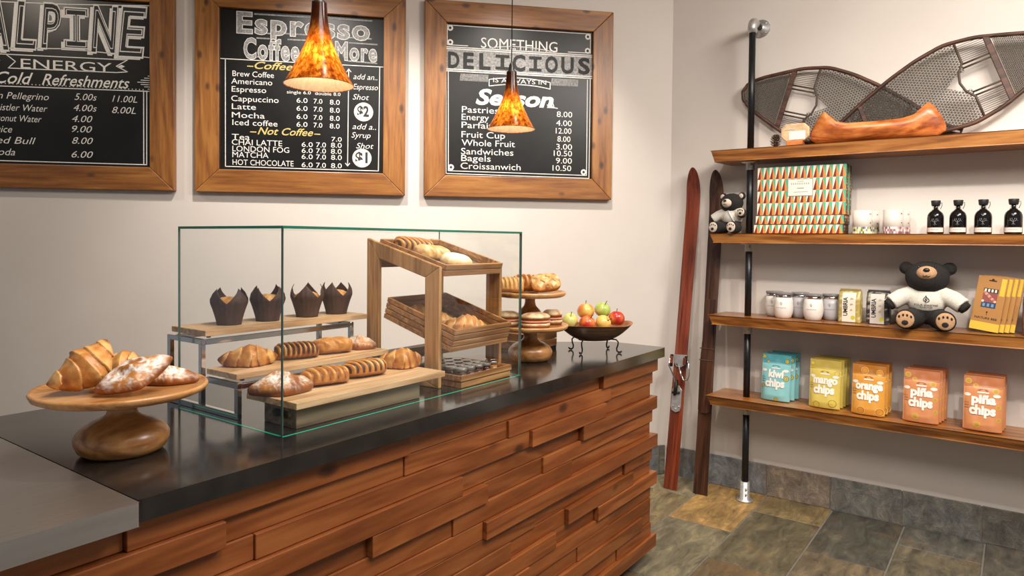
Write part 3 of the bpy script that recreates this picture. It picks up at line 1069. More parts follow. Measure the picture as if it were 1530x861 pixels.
def pane(name, x0, x1, y0, y1, z0, z1, axis):
    b = MB().box(x0 - CX0, x1 - CX0, y0 - CY0, y1 - CY0, z0 - 1.0, z1 - 1.0)
    # faces: bottom, top, front, right, back, left
    keep = {'x': (3, 5), 'y': (2, 4), 'z': (0, 1)}[axis]
    for i in range(6):
        b.mi[i] = 0 if i in keep else (1 if axis == 'z' or i == 1 else (2 if i == 0 else 3))
    return b.build(name, [MAT['glass'], MAT['glass_edge'], MAT['glass_bottom'], MAT['glass_corner']], gc)


GT = 0.007
pane('front_pane', CX0, CX1, CY0, CY0 + GT, 1.0005, CT - GT, 'y')
pane('side_pane', CX0, CX0 + GT, CY0 + GT, CY1, 1.0005, CT - GT, 'x')
pane('side_pane', CX1 - GT, CX1, CY0 + GT, CY1 - 0.09, 1.0005, CT - GT, 'x')
pane('top_pane', CX0, CX1, CY0, CY1, CT - GT, CT, 'z')

# ================================================================== STEPPED RISERS
rs = thing('riser_stand', 'stepped chrome frame riser carrying two wooden boards in the glass case', 'riser', (1.1, 1.9, 1.0005))


def stepped(name, x):
    b = MB()
    w, d = 0.009, 0.007

    def bar(y0, y1, z0, z1):
        b.box(x - 1.1 - d, x - 1.1 + d, y0 - 1.9, y1 - 1.9, z0 - 1.0, z1 - 1.0)
    bar(2.068, 2.085, 1.0, 1.205)
    bar(1.895, 2.068, 1.190, 1.205)
    bar(1.895, 1.911, 1.016, 1.190)
    bar(1.715, 1.895, 1.085, 1.100)
    bar(1.715, 1.731, 1.016, 1.085)
    bar(1.715, 2.068, 1.0, 1.016)
    return b.build(name, MAT['chrome'], rs, bevel=0.001, bseg=1)


stepped('side_frame', 1.100)
stepped('side_frame', 1.655)
MB().box(0.008, 0.547, -0.004, 0.008, 0.188, 0.2035).build('cross_rail', MAT['chrome'], rs, bevel=0.001, bseg=1)
MB().box(0.008, 0.547, 0.170, 0.182, 0.188, 0.2035).build('cross_rail', MAT['chrome'], rs, bevel=0.001, bseg=1)
MB().box(0.008, 0.547, -0.184, -0.172, 0.0835, 0.098).build('cross_rail', MAT['chrome'], rs, bevel=0.001, bseg=1)
for yy, zz in ((2.02, 0.205), (1.92, 0.205), (1.89, 0.1), (1.75, 0.1)):
    for xx in (1.13, 1.62):
        MB().lathe([(0, 0), (0.006, 0), (0.006, 0.0055), (0, 0.0055)], 12, M=T(xx - 1.1, yy - 1.9, zz)).build('rubber_foot', MAT['black'], rs)
MB().box(0.008, 0.63, 0.0, 0.187, 0.211, 0.228).build('upper_board', MAT['oak'], rs, bevel=0.0015)
MB().box(0.008, 0.585, -0.157, -0.007, 0.104, 0.1205).build('lower_board', MAT['oak'], rs, bevel=0.0015)

cr = thing('crate_riser', 'low greyed wooden crate with a board top at the front of the case', 'riser', (1.35, 1.585, 1.0005))
cc = MB()
x0, x1, y0, y1 = -0.214, 0.25, -0.069, 0.070
cc.box(x0, x1, y0, y0 + 0.011, 0.0, 0.056)
cc.box(x0, x1, y1 - 0.011, y1, 0.0, 0.056)
cc.box(x1 - 0.011, x1, y0 + 0.011, y1 - 0.011, 0.0, 0.056)
cc.build('crate', MAT['grey_oak'], cr, bevel=0.0012)
en = MB()
ys_ = [y0 + 0.011, -0.03, 0.03, y1 - 0.011]
en.box(x0, x0 + 0.011, y0 + 0.011, -0.034, 0.0, 0.056)
en.box(x0, x0 + 0.011, 0.034, y1 - 0.011, 0.0, 0.056)
en.box(x0, x0 + 0.011, -0.034, 0.034, 0.0, 0.020)
en.box(x0, x0 + 0.011, -0.034, 0.034, 0.042, 0.056)
en.build('handle_end', MAT['grey_oak'], cr, bevel=0.0012)
MB().box(x0 + 0.011, x1 - 0.011, y0 + 0.011, y1 - 0.011, 0.001, 0.008).build('crate_floor', MAT['grey_oak'], cr)
MB().box(-0.232, 0.342, -0.094, 0.126, 0.0565, 0.0745).build('board', MAT['oak'], cr, bevel=0.0015)

# ================================================================== TRAY STAND
SX0, SX1 = 1.735, 2.070
st = thing('tray_stand', 'wooden display stand with two sloping side frames inside the glass case', 'display stand', (SX0, 1.558, 1.0005))
YZ = Matrix(((0, -1, 0, 0), (1, 0, 0, 0), (0, 0, 1, 0), (0, 0, 0, 1)))


def side(x):
    b = MB()
    o = [(0.0, 0.0), (0.352, 0.0), (0.352, 0.503), (0.0, 0.408)]
    i = [(0.066, 0.022), (0.290, 0.022), (0.290, 0.430), (0.066, 0.370)]
    for k in range(4):
        l = (k + 1) % 4
        b.prism_y([o[k], o[l], i[l], i[k]], -(x - SX0) - 0.015, -(x - SX0), M=YZ)
    return b.build('side_frame', MAT['acacia'], st, bevel=0.003, bseg=2)


side(SX0)
side(SX1)
MB().box(0.015, SX1 - SX0, 0.30, 0.345, 0.045, 0.085).build('cross_rail', MAT['acacia_h'], st, bevel=0.002)
MB().box(0.015, SX1 - SX0, 0.33, 0.345, 0.395, 0.43).build('cross_rail', MAT['acacia_h'], st, bevel=0.002)
MB().box(0.015, SX1 - SX0, 0.030, 0.045, 0.108, 0.122).build('cross_rail', MAT['acacia_h'], st, bevel=0.002)


def slat_tray(label, loc, tilt, w, d, h, n, flare=0.0):
    t = thing('slatted_tray', label, 'tray', loc, rot=(tilt, 0, 0))
    b = MB()
    th = 0.009
    g = 0.004
    sh = (h - g * (n - 1)) / n
    b.box(th + 0.001, w - th - 0.001, th + 0.001, d - th - 0.001, 0.0, 0.006)
    for k in range(n):
        z0 = k * (sh + g)
        o = flare * k / max(n - 1, 1)
        b.box(-o, w + o, -o, th - o, z0, z0 + sh)
        b.box(-o, w + o, d - th + o, d + o, z0, z0 + sh)
        b.box(-o, th - o, th - o, d - th + o, z0, z0 + sh)
        b.box(w - th + o, w + o, th - o, d - th + o, z0, z0 + sh)
    b.box(0.003, w - 0.003, 0.003, 0.007, 0.0, h - 0.003)
    b.box(0.003, w - 0.003, d - 0.007, d - 0.003, 0.0, h - 0.003)
    b.box(0.003, 0.007, 0.003, d - 0.003, 0.0, h - 0.003)
    b.box(w - 0.007, w - 0.003, 0.003, d - 0.003, 0.0, h - 0.003)
    b.build('tray_box', MAT['acacia_h'], t, bevel=0.0012, bseg=1)
    return t


TU, TLW = R(15.2), R(16.2)
upt = slat_tray('shallow slatted tray sloping on top of the wooden display stand', (1.753, 1.552, 1.376), TU, 0.315, 0.33, 0.040, 2)
MB().box(0.02, 0.295, 0.02, 0.31, 0.0062, 0.012).build('steel_liner', MAT['steel'], upt)
lwt = slat_tray('deep slatted tray sloping across the middle of the wooden display stand', (1.753, 1.520, 1.124), TLW, 0.314, 0.335, 0.078, 4)
bot = slat_tray('low slatted tray of jars standing on the countertop under the wooden display stand', (1.786, 1.502, 1.0005), 0.0, 0.278, 0.245, 0.042, 2, 0.004)

# ================================================================== PASTRY BUILDERS
PALE, GOLD, BROWN, DARK, CHOC = (0.74, 0.43, 0.15), (0.52, 0.21, 0.045), (0.25, 0.072, 0.015), (0.14, 0.04, 0.011), (0.06, 0.018, 0.009)
SUGAR = (0.86, 0.84, 0.80)


def lerp(a, b, t):
    t = max(0.0, min(1.0, t))
    return tuple(x + (y - x) * t for x, y in zip(a, b))


def nz(x, y, z, s, seed=0.0):
    return noise.noise(Vector((x * s + seed * 3.1, y * s + seed * 1.7, z * s + seed)))


def croissant_mb(L, rad, bend=0.7, seed=1, nr=3.6, squash=0.85, sugar=0.0):
    Rr = L / 2 / bend

    def fn(u, v):
        t = u * 2 - 1
        a = 2 * PI * v
        e = max(0.0, 1 - abs(t) ** 2.1) ** 0.72
        e = e * 0.93 + 0.07 * max(0.0, 1 - abs(t) ** 8)
        ph = abs(t) * nr * 0.8 + 0.34 * math.sin(a + (0.9 if t > 0 else -0.9)) + 0.2 + 0.12 * nz(t, math.cos(a), math.sin(a), 1.6, seed + 9)
        saw = ph - math.floor(ph)
        hump = 0.82 + 0.26 * math.exp(-((t - 0.05) / 0.30) ** 2)
        r = rad * e * hump * (1 + 0.15 * (1 - saw) ** 1.1 - 0.05 + 0.05 * nz(t, math.cos(a), math.sin(a), 3, seed))
        x = Rr * math.sin(t * bend)
        y = Rr * (1 - math.cos(t * bend))
        cxn, cyn = math.sin(t * bend), -math.cos(t * bend)
        rr = r * math.cos(a)
        z = r * math.sin(a) * squash
        fl = -0.5 * rad * squash
        z = max(z, fl) - fl
        x += cxn * rr * 0.35
        y += cyn * rr
        n = nz(x, y, z, 55, seed) * 0.5 + nz(x, y, z, 18, seed + 5) * 0.5
        c = lerp(PALE, GOLD, 0.1 + saw * 1.5 + n * 1.9)
        c = lerp(c, BROWN, (saw - 0.35) * 1.3 + n * 1.7 + (abs(t) - 0.72) * 1.6 + 0.25 * math.sin(a))
        c = lerp(c, DARK, (abs(t) - 0.86) * 4)
        if z < 0.004:
            c = BROWN
        if sugar and math.sin(a) > 0.1:
            c = lerp(c, SUGAR, sugar * (0.7 + 1.6 * n) * math.sin(a))
        return (x, y, z), c
    m = MB().grid(fn, 96, 40, cv=True)
    return m


def loaf_mb(L, W, Hh, n=7, skew=0.25, stripe=CHOC, body=GOLD, amp=0.10, seed=1, thr=-0.25, sugar=0.0):
    def fn(u, v):
        t = u * 2 - 1
        a = 2 * PI * v
        e = max(0.0, 1 - abs(t) ** 3.6) ** 0.42
        ca, sa = math.cos(a), math.sin(a)
        y = abs(ca) ** 0.75 * (1 if ca > 0 else -1) * W / 2 * e
        z = abs(sa) ** 0.8 * (1 if sa > 0 else -1) * Hh / 2
        z = (z * (0.35 + 0.65 * e) if sa > 0 else z * 0.9)
        rid = math.sin(2 * PI * (n * u + skew * ca * 2))
        topness = max(0.0, sa + 0.35)
        k = 1 + amp * (abs(rid) ** 0.7 * (1 if rid > 0 else -1)) * min(1, topness * 1.5)
        y *= k
        z = z * k
        x = t * L / 2
        q = nz(x, y, z, 40, seed)
        z *= 1 + 0.06 * q
        x *= 1 + 0.03 * nz(y, z, x, 20, seed)
        c = lerp(body, PALE, rid * 0.45 + q * 0.9 - 0.1)
        c = lerp(c, BROWN, -rid * 0.5 + q * 0.5 + (abs(t) - 0.8) * 1.5)
        if stripe is not None and rid < thr and sa > -0.2:
            c = lerp(c, stripe, (thr - rid) * 4)
        if sa < -0.35:
            c = lerp(c, BROWN, 0.5)
        if sugar and sa > 0:
            c = lerp(c, SUGAR, sugar * (0.6 + q * 1.6) * sa)
        return (x, y, z + Hh / 2 * 0.9), c
    return MB().grid(fn, 110, 36, cv=True)


def blob_mb(a, b, Hh, nexp=2.0, hf=None, cf=None, p=2.2, seed=1, base=GOLD, nr=34, na=80, under=0.45):
    """low baked body on an outline |x/a|^n + |y/b|^n = 1"""
    def edge(th):
        c, s = math.cos(th), math.sin(th)
        return (abs(c / a) ** nexp + abs(s / b) ** nexp) ** (-1 / nexp)
    vs, cs = [], []
    rows = []
    for i in range(nr + 1):
        rho = i / nr
        rows.append((rho, 1))
    for rho in (0.985, 0.93, 0.85, 0.0):
        rows.append((rho, 0))
    for rho, top in rows:
        for k in range(na):
            th = 2 * PI * k / na
            r = edge(th) * rho
            x, y = r * math.cos(th), r * math.sin(th)
            if top:
                z = Hh * (under + (1 - under) * max(0.0, 1 - rho ** p) ** 0.6) if rho < 0.999 else Hh * under
                q = nz(x, y, 0, 45, seed)
                z *= 1 + 0.05 * q
                dz = hf(x, y, rho) if hf else 0
                z += dz
                c = cf(x, y, rho, q, dz) if cf else lerp(base, BROWN, rho ** 4 * 0.7 + q)
            else:
                z = Hh * under * (0.55 if rho > 0.95 else (0.15 if rho > 0.9 else 0.0))
                c = BROWN
            vs.append((x, y, z))
            cs.append(c)
    fs = []
    for i in range(len(rows) - 1):
        for k in range(na):
            l = (k + 1) % na
            fs.append((i * na + k, (i + 1) * na + k, (i + 1) * na + l, i * na + l))
    return MB().add(vs, fs, 0, cs)


def danish_mb(a, b, Hh, seed, nexp=1.25, sugar=1.0):
    def hf(x, y, rho):
        q = nz(x, y, 1, 26, seed) * 0.5 + nz(x, y, 2, 60, seed) * 0.25
        u = abs(x / a)
        ridge = math.exp(-((y / b - 0.25 * math.sin(x / a * 5 + seed)) / 0.28) ** 2)
        return Hh * (0.35 * ridge * (1 - u) + 0.30 * q * (1 - rho ** 3))

    def cf(x, y, rho, q, dz):
        n = nz(x, y, 0, 30, seed + 3) + 0.5 * nz(x, y, 0, 80, seed + 7)
        c = lerp(GOLD, BROWN, rho ** 3 * 0.9 + n * 0.8)
        s = (0.70 - abs(n + 0.05) * 1.5) * 1.35 * (1 - rho ** 4) + nz(x, y, 0, 240, seed) * 0.6 - (0.25 if dz > 0.006 else 0.0)
        return lerp(c, SUGAR, s * sugar)
    return blob_mb(a, b, Hh, nexp, hf, cf, 2.0, seed, under=0.38)


def lattice_mb(a, b, Hh, seed):
    def lat(x, y):
        p = (x + y) * 62
        q = (x - y) * 62
        return max(abs(math.sin(p)), abs(math.sin(q)))

    def hf(x, y, rho):
        return Hh * 0.16 * (1 if lat(x, y) > 0.86 else 0) * (1 - rho ** 6)

    def cf(x, y, rho, q, dz):
        if dz > 0:
            return lerp(PALE, GOLD, 0.4 + q)
        if rho > 0.9:
            return lerp(GOLD, BROWN, 0.5 + q)
        return lerp((0.75, 0.55, 0.26), BROWN, 0.15 + q * 1.2)
    return blob_mb(a, b, Hh, 3.2, hf, cf, 3.0, seed, nr=60, na=150)


def pastry(name, label, mb, loc, rz=0.0, rot=None, group='pastries on show'):
    o = mb.build(name, MAT['pastry'], None, loc, rot if rot is not None else (0, 0, rz))
    return tag(o, label, 'pastry', group)


VA = R(-40)     # an item lying across the view from the camera
G1, G2, G3 = 'pastries on the front board', 'pastries on the middle board', 'pastries on the nearer cake stand'
pastry('danish', 'sugar dusted folded danish at the left end of the front board', danish_mb(0.088, 0.056, 0.046, 3), (1.166, 1.622, 1.0754), R(-26), None, G1)
pastry('braided_roll', 'plain ridged braided roll next to the sugared danish on the front board', loaf_mb(0.142, 0.078, 0.050, 6, 0.12, BROWN, GOLD, 0.11, 4, -0.55), (1.316, 1.622, 1.0782), R(-16), None, G1)
pastry('chocolate_roll', 'chocolate striped roll third along the front board', loaf_mb(0.142, 0.076, 0.050, 7, 0.30, CHOC, GOLD, 0.09, 8, -0.2), (1.472, 1.628, 1.0782), R(-12), None, G1)
pastry('croissant', 'croissant at the right end of the front board by the wooden display stand', croissant_mb(0.172, 0.041, 0.8, 5, 3.4, 1.0), (1.645, 1.640, 1.0754), R(-32), None, G1)
pastry('croissant', 'large croissant at the left end of the middle board', croissant_mb(0.180, 0.040, 0.55, 11, 3.4, 0.98), (1.208, 1.834, 1.1214), R(-25), None, G2)
pastry('chocolate_roll', 'dark chocolate striped roll beside the croissant on the middle board', loaf_mb(0.138, 0.07, 0.050, 9, 0.22, CHOC, BROWN, 0.12, 14, -0.1), (1.372, 1.830, 1.1242), R(-20), None, G2)
pastry('almond_roll', 'golden nut crusted roll third along the middle board', loaf_mb(0.132, 0.072, 0.050, 3, 0.35, None, (0.52, 0.22, 0.05), 0.10, 19), (1.510, 1.826, 1.1242), R(-18), None, G2)
pastry('danish', 'sugar dusted pastry at the right end of the middle board', danish_mb(0.060, 0.036, 0.036, 23, 1.6, 0.7), (1.625, 1.826, 1.1214), R(-45), None, G2)


def on_tray(t, x, y, z, rz=0.0):
    M = Matrix.LocRotScale(t.location, t.rotation_euler, None)
    p = M @ Vector((x, y, z))
    r = (M.to_3x3() @ Matrix.Rotation(rz, 3, 'Z')).to_euler()
    return tuple(p), r


def tray_pastry(name, label, mb, t, x, y, z, rz, group):
    p, r = on_tray(t, x, y, z, rz)
    return pastry(name, label, mb, p, 0, r, group)


G4, G5 = 'pastries in the top sloping tray', 'croissants in the middle sloping tray'
tray_pastry('chocolate_roll', 'chocolate striped roll at the high end of the top sloping tray', loaf_mb(0.150, 0.085, 0.050, 7, 0.3, CHOC, GOLD, 0.09, 31, -0.2), upt, 0.10, 0.258, 0.0145, R(-18), G4)
tray_pastry('almond_roll', 'nutty golden roll in the middle of the top sloping tray', loaf_mb(0.140, 0.075, 0.046, 4, 0.3, None, (0.68, 0.40, 0.14), 0.12, 37, 0, 0.25), upt, 0.102, 0.165, 0.0145, R(-18), G4)
tray_pastry('sugared_bun', 'pale sugar topped round bun at the low end of the top sloping tray', blob_mb(0.060, 0.050, 0.046, 2.2, None, lambda x, y, rho, q, dz: lerp((0.74, 0.50, 0.24), SUGAR, 1.15 - rho ** 3 * 1.3 + q), 3.2, 41), upt, 0.125, 0.066, 0.0124, R(-20), G4)
tray_pastry('croissant', 'big glossy croissant at the low end of the middle sloping tray', croissant_mb(0.20, 0.046, 0.45, 51, 4.0, 1.0), lwt, 0.150, 0.072, 0.018, R(-24), G5)
tray_pastry('croissant', 'croissant half hidden behind the post in the middle sloping tray', croissant_mb(0.16, 0.036, 0.5, 57, 3.6, 1.0), lwt, 0.115, 0.172, 0.012, R(-22), G5)
tray_pastry('croissant', 'dark croissant at the high end of the middle sloping tray', croissant_mb(0.16, 0.034, 0.4, 63, 3.6, 1.0), lwt, 0.10, 0.262, 0.014, R(-14), G5)

# ------------------------------------------------------------------ muffins in tulip papers


def muffin(label, loc, rz, lean):
    t = thing('muffin', label, 'muffin', loc, rz, 'muffins on the top board')
    r0, h0, h1 = 0.036, 0.068, 0.114

    def fn(u, v):
        a = 2 * PI * v
        q4 = (a / (PI / 2)) % 1.0
        pk = abs(q4 * 2 - 1) ** 1.1
        htop = h0 + (h1 - h0) * pk * (1 + lean * math.cos(a))
        z = htop * u
        r = r0 + 0.019 * (z / h0) ** 1.3 if z < h0 else r0 + 0.019 + 0.004 * (z - h0) / (h1 - h0) - 0.016 * ((z - h0) / (h1 - h0)) ** 2
        r *= 1 + 0.012 * math.sin(a * 20) * min(1, z / 0.02)
        return (r * math.cos(a), r * math.sin(a), z), (1, 1, 1)
    w = MB().grid(fn, 22, 96, cv=True)
    w.lathe([(0.0, 0.0), (r0, 0.0)], 96)
    w.build('paper_cup', MAT['muffin_paper'], t, solid=0.0008)
    blob = MB().lathe([(0.0, 0.02), (0.036, 0.02), (0.045, 0.055), (0.045, 0.066), (0.038, 0.077), (0.022, 0.085), (0.0, 0.088)], 32,
                      colf=lambda th, z, i: lerp(GOLD, PALE, 0.5 + 2 * nz(math.cos(th), math.sin(th), z * 30, 2.0, loc[0] * 9)))
    blob.build('muffin_top', MAT['pastry'], t)
    return t


muffin('tulip papered muffin, first from the left on the top board', (1.240, 1.99, 1.2288), R(5), 0.0)
muffin('tulip papered muffin, second from the left on the top board', (1.378, 1.99, 1.2288), R(17), 0.08)
muffin('tulip papered muffin, third from the left on the top board', (1.535, 1.99, 1.2288), R(48), 0.05)
muffin('tulip papered muffin at the right end of the top board by the stand', (1.665, 1.992, 1.2288), R(30), -0.05)

# ------------------------------------------------------------------ jars


def jar(label, loc, fill, tall=0.043, cap='black'):
    t = thing('jam_jar' if fill == 'jam' else 'honey_jar', label, 'jar', loc, 0, 'little preserve jars in the low tray')
    MB().lathe([(0.0, 0.0), (0.0175, 0.0), (0.0195, 0.003), (0.0195, tall - 0.006), (0.017, tall), (0.0, tall)], 20).build('jar', MAT[fill], t)
    MB().lathe([(0.0, tall), (0.0195, tall), (0.0205, tall + 0.002), (0.0205, tall + 0.010), (0.019, tall + 0.0115), (0.0175, tall + 0.0112), (0.0, tall + 0.0108)], 24).build('lid', MAT['lid'] if cap == 'black' else MAT['chrome'], t)
    if loc[1] < 1.56:
        pts = [(-PI * 0.72 + 0.1 * k) for k in range(8)]
        vs = [(0.0198 * math.cos(a), 0.0198 * math.sin(a), z) for z in (0.006, tall - 0.009) for a in pts]
        MB().add(vs, [(k, k + 1, 9 + k, 8 + k) for k in range(7)]).build('paper_label', MAT['white_paper'], t)
    return t


MAT['lid'] = plain('dark_metal_lid', (0.34, 0.33, 0.31), 0.3, 0.8, 0.1)
ordn = ['first', 'second', 'third', 'fourth', 'fifth']
for r in range(5):
    for c in range(4):
        jar('little dark jar, %s from the left in the %s row from the front' % (ordn[c], ordn[r]), (1.822 + 0.0445 * c, 1.533 + 0.0445 * r, 1.0072), 'jam')
jar('amber jar with a silver lid beside the jam jars', (1.999, 1.536, 1.0072), 'honey', 0.044, 'silver')
jar('amber jar with a silver lid at the right end of the jar tray', (2.0335, 1.568, 1.0072), 'honey', 0.044, 'silver')

# ================================================================== CAKE STANDS


def cake_stand(label, loc, rp, rb, h, nk=None):
    t = thing('cake_stand', label, 'cake stand', loc, 0, 'turned wooden cake stands')
    k = rb / 0.1
    q = (nk or 0.033 * k) / 0.033
    MB().lathe([(0.0, 0.0), (0.078 * k, 0.0), (0.092 * k, 0.010), (0.099 * k, 0.026), (0.1 * k, 0.040), (0.094 * k, 0.051), (0.082 * k, 0.063), (0.064 * k, 0.073), (max(0.045 * k, 0.038 * q), 0.081), (0.034 * q, 0.089), (0.031 * q, 0.100), (0.033 * q, 0.112), (0.042 * q, h - 0.0222), (0.0, h - 0.0222)], 56).build('pedestal', MAT['turned'], t)
    MB().lathe([(0.0, h - 0.022), (rp * 0.55, h - 0.022), (rp * 0.90, h - 0.020), (rp * 0.975, h - 0.014), (rp, h - 0.004), (rp * 0.985, h + 0.0015), (rp * 0.955, h - 0.0005), (rp * 0.92, h - 0.004), (0.0, h - 0.004)], 96).build('plate', MAT['plate_wood'], t)
    return t


cake_stand('wide turned wooden cake stand at the near left end of the countertop', (0.775, 1.68, 1.0003), 0.184, 0.1, 0.153)
cake_stand('turned wooden cake stand of sandwiches beside the glass case', (2.395, 1.640, 1.0003), 0.158, 0.092, 0.150)
cake_stand('smaller wooden cake stand stacked on the sandwich stand', (2.397, 1.645, 1.1464), 0.150, 0.052, 0.140, 0.0225)

# pastries on the near stand
PZ = 1.1500
pastry('croissant', 'flat croissant lying under the others on the nearer cake stand', croissant_mb(0.16, 0.044, 0.4, 71, 3.4, 1.05), (0.806, 1.742, PZ + 0.0004), R(-34), None, G3)
pastry('danish', 'sugar dusted pointed danish at the right of the nearer cake stand', danish_mb(0.066, 0.034, 0.032, 75, 1.4), (0.862, 1.632, PZ), R(-38), None, G3)
pastry('danish', 'big sugar dusted diamond danish leaning at the front of the nearer stand', danish_mb(0.084, 0.050, 0.034, 79, 1.3, 1.2), (0.764, 1.592, PZ + 0.034), 0, (R(28), R(-22), R(-22)), G3)
pastry('croissant', 'large golden croissant propped up at the back left of the nearer stand', croissant_mb(0.168, 0.046, 0.75, 83, 3.2, 0.9), (0.708, 1.690, PZ + 0.040), 0, (R(36), R(-34), R(2)), G3)

# sandwiches and pastries on the far stand
G6, G7 = 'bagel sandwiches on the lower plate', 'pastries on the upper plate'
BUN = (0.80, 0.62, 0.38)


def sandwich(label, loc, rz, a=0.056, b=0.048):
    t = thing('bagel_sandwich', label, 'sandwich', loc, rz, G6)
    blob_mb(a, b, 0.024, 2.3, None, lambda x, y, rho, q, dz: lerp(BUN, GOLD, 0.25 + q), 6, 3, under=0.7).build('bottom_bun', MAT['pastry'], t)
    f = MB()
    for k, (c, z, s) in enumerate((((0.45, 0.06, 0.02), 0.0235, 1.0), ((0.72, 0.50, 0.28), 0.0265, 1.03), ((0.62, 0.16, 0.08), 0.0295, 0.98))):
        vs, fs = [], []
        for i in range(40):
            th = 2 * PI * i / 40
            w = s * (1 + 0.03 * math.sin(5 * th + k))
            vs.append((a * w * math.cos(th), b * w * math.sin(th), z))
            vs.append((a * w * math.cos(th), b * w * math.sin(th), z + 0.003))
        fs = [(2 * i, 2 * ((i + 1) % 40), 2 * ((i + 1) % 40) + 1, 2 * i + 1) for i in range(40)] + [tuple(range(1, 80, 2)), tuple(range(0, 80, 2))[::-1]]
        f.add(vs, fs, 0, c, False)
    f.build('filling', MAT['vc'], t)
    blob_mb(a, b, 0.030, 2.2, None, lambda x, y, rho, q, dz: lerp(BUN, GOLD, 0.55 - rho * 0.4 + q), 3, 5, under=0.45).build('top_bun', MAT['pastry'], t, (0, 0, 0.0326))
    return t


LZ = 1.1466
sandwich('bagel sandwich with red filling at the front of the lower plate', (2.332, 1.572, LZ), R(-38), 0.060, 0.044)
sandwich('bagel sandwich at the left of the lower plate, partly behind the glass', (2.300, 1.691, LZ), R(-70), 0.050, 0.043)
sandwich('round bagel sandwich at the right of the lower plate behind the red filled one', (2.478, 1.585, LZ), R(40), 0.045, 0.042)
UZ = 1.2826
pastry('glazed_roll', 'pale glazed ribbed roll at the left of the upper plate', loaf_mb(0.105, 0.075, 0.066, 6, 0.35, None, (0.72, 0.42, 0.15), 0.10, 91), (2.325, 1.690, UZ + 0.002), R(-55), None, G7)
pastry('almond_roll', 'dark nutty roll behind the lattice pastry on the upper plate', loaf_mb(0.11, 0.075, 0.072, 5, 0.3, BROWN, GOLD, 0.12, 93, -0.3), (2.425, 1.690, UZ + 0.002), R(-50), None, G7)
pastry('lattice_pastry', 'fruit filled lattice pastry tilted at the right of the upper plate', lattice_mb(0.062, 0.046, 0.040, 97), (2.405, 1.575, UZ + 0.030), 0, (R(36), R(-6), R(-45)), G7)

# crate behind the far stand
wc = thing('wooden_crate', 'small slatted wooden crate half hidden behind the sandwich stand', 'crate', (2.63, 1.83, 1.0005))
b = MB()
for z0, z1 in ((0.012, 0.045), (0.048, 0.082)):
    b.box(-0.115, 0.115, -0.10, -0.09, z0, z1)
    b.box(-0.115, 0.115, 0.09, 0.10, z0, z1)
    b.box(0.105, 0.115, -0.09, 0.09, z0, z1)
    b.box(-0.115, -0.105, -0.09, 0.09, z0, z1)
b.build('crate_slats', MAT['acacia_h'], wc, bevel=0.001, bseg=1)
MB().box(-0.104, 0.104, -0.089, 0.089, 0.012, 0.018).build('crate_floor', MAT['acacia_h'], wc)
MB().box(-0.113, 0.113, -0.098, 0.098, 0.0, 0.0118).build('crate_base', MAT['black'], wc)

# ================================================================== FRUIT BOWL
BA = R(-40)
fb = thing('fruit_bowl', 'dark carved wooden boat shaped bowl on curled iron legs', 'fruit bowl', (2.765, 1.540, 1.0), BA)


def bowl_fn(off, flip):
    def fn(u, v):
        a = 2 * PI * v
        s = 0.34 + 0.66 * u
        c, sn = math.cos(a), math.sin(a)
        A, B = 0.176 - off, 0.105 - off
        x = A * s * abs(c) ** 0.85 * (1 if c > 0 else -1)
        y = B * s * abs(sn) ** 0.9 * (1 if sn > 0 else -1)
        zr = 0.122 + 0.009 * abs(c) ** 3 + 0.003 * math.sin(3 * a + 1)
        zb = 0.054 + off
        z = zb + (zr - zb) * u ** 1.7
        return (x, y, z), (1, 1, 1)
    return fn


b = MB().grid(bowl_fn(0.0, 0), 16, 72, cv=True)
n0 = len(b.v)
b.grid(bowl_fn(0.009, 1), 16, 72, cv=True, mi=1)
for k in range(72):
    l = (k + 1) % 72
    b.f.append([15 * 72 + k, 15 * 72 + l, n0 + 15 * 72 + l, n0 + 15 * 72 + k])
    b.mi.append(1)
    b.sm.append(True)
b.f.append(list(range(72))[::-1])
b.mi.append(0)
b.sm.append(False)
b.f.append([n0 + k for k in range(72)])
b.mi.append(1)
b.sm.append(False)
b.build('bowl', [MAT['bowl_wood'], MAT['bowl_rim']], fb)
MB().tube([(0.075 * math.cos(2 * PI * k / 32), 0.045 * math.sin(2 * PI * k / 32), 0.0565) for k in range(32)], 0.0035, 8, True).build('support_ring', MAT['iron'], fb)
for sx, sy in ((-1, -1), (-1, 1), (1, -1), (1, 1)):
    dx, dy = sx * 0.62, sy * 0.78
    prof = [(0.045, 0.058), (0.075, 0.061), (0.094, 0.060), (0.103, 0.050), (0.102, 0.036), (0.097, 0.022), (0.098, 0.010), (0.105, 0.004), (0.114, 0.005), (0.119, 0.011)]
    MB().tube([(r * dx * (1.35 if sx else 1), r * dy * 0.8, z) for r, z in prof], [0.0034] * 7 + [0.004, 0.0042, 0.003], 8).build('leg', MAT['iron'], fb)


def apple(label, x, y, z, r, ca, cb, seed, tilt=(0, 0, 0), blend=0.5):
    """position given in the bowl's own axes"""
    M = T(2.765, 1.540, 1.0) @ rotz(BA)
    p = M @ Vector((x, y, z))
    t = thing('apple', label, 'apple', tuple(p), rot=tilt, group='apples in the dark bowl')
    prof = []
    for i in range(25):
        a = PI * i / 24
        rr = math.sin(a) * (1 + 0.05 * math.cos(a))
        zz = -math.cos(a) * 0.92 + 0.30 * max(0, 1 - abs(math.sin(a)) * 2.0) * (-1 if a > PI / 2 else 0.6)
        prof.append((max(rr, 0.0) * r, zz * r))
    MB().lathe(prof, 36, colf=lambda th, zz, i: lerp(ca, cb, blend + 1.7 * nz(math.cos(th), math.sin(th), zz / r * 0.6, 1.3, seed))).build('fruit', MAT['fruit'], t)
    MB().tube([(0, 0, r * 0.60), (r * 0.03, 0, r * 0.9), (r * 0.12, 0, r * 1.22)], [0.0018, 0.0015, 0.002], 6).build('stem', MAT['iron'], t)
    return t


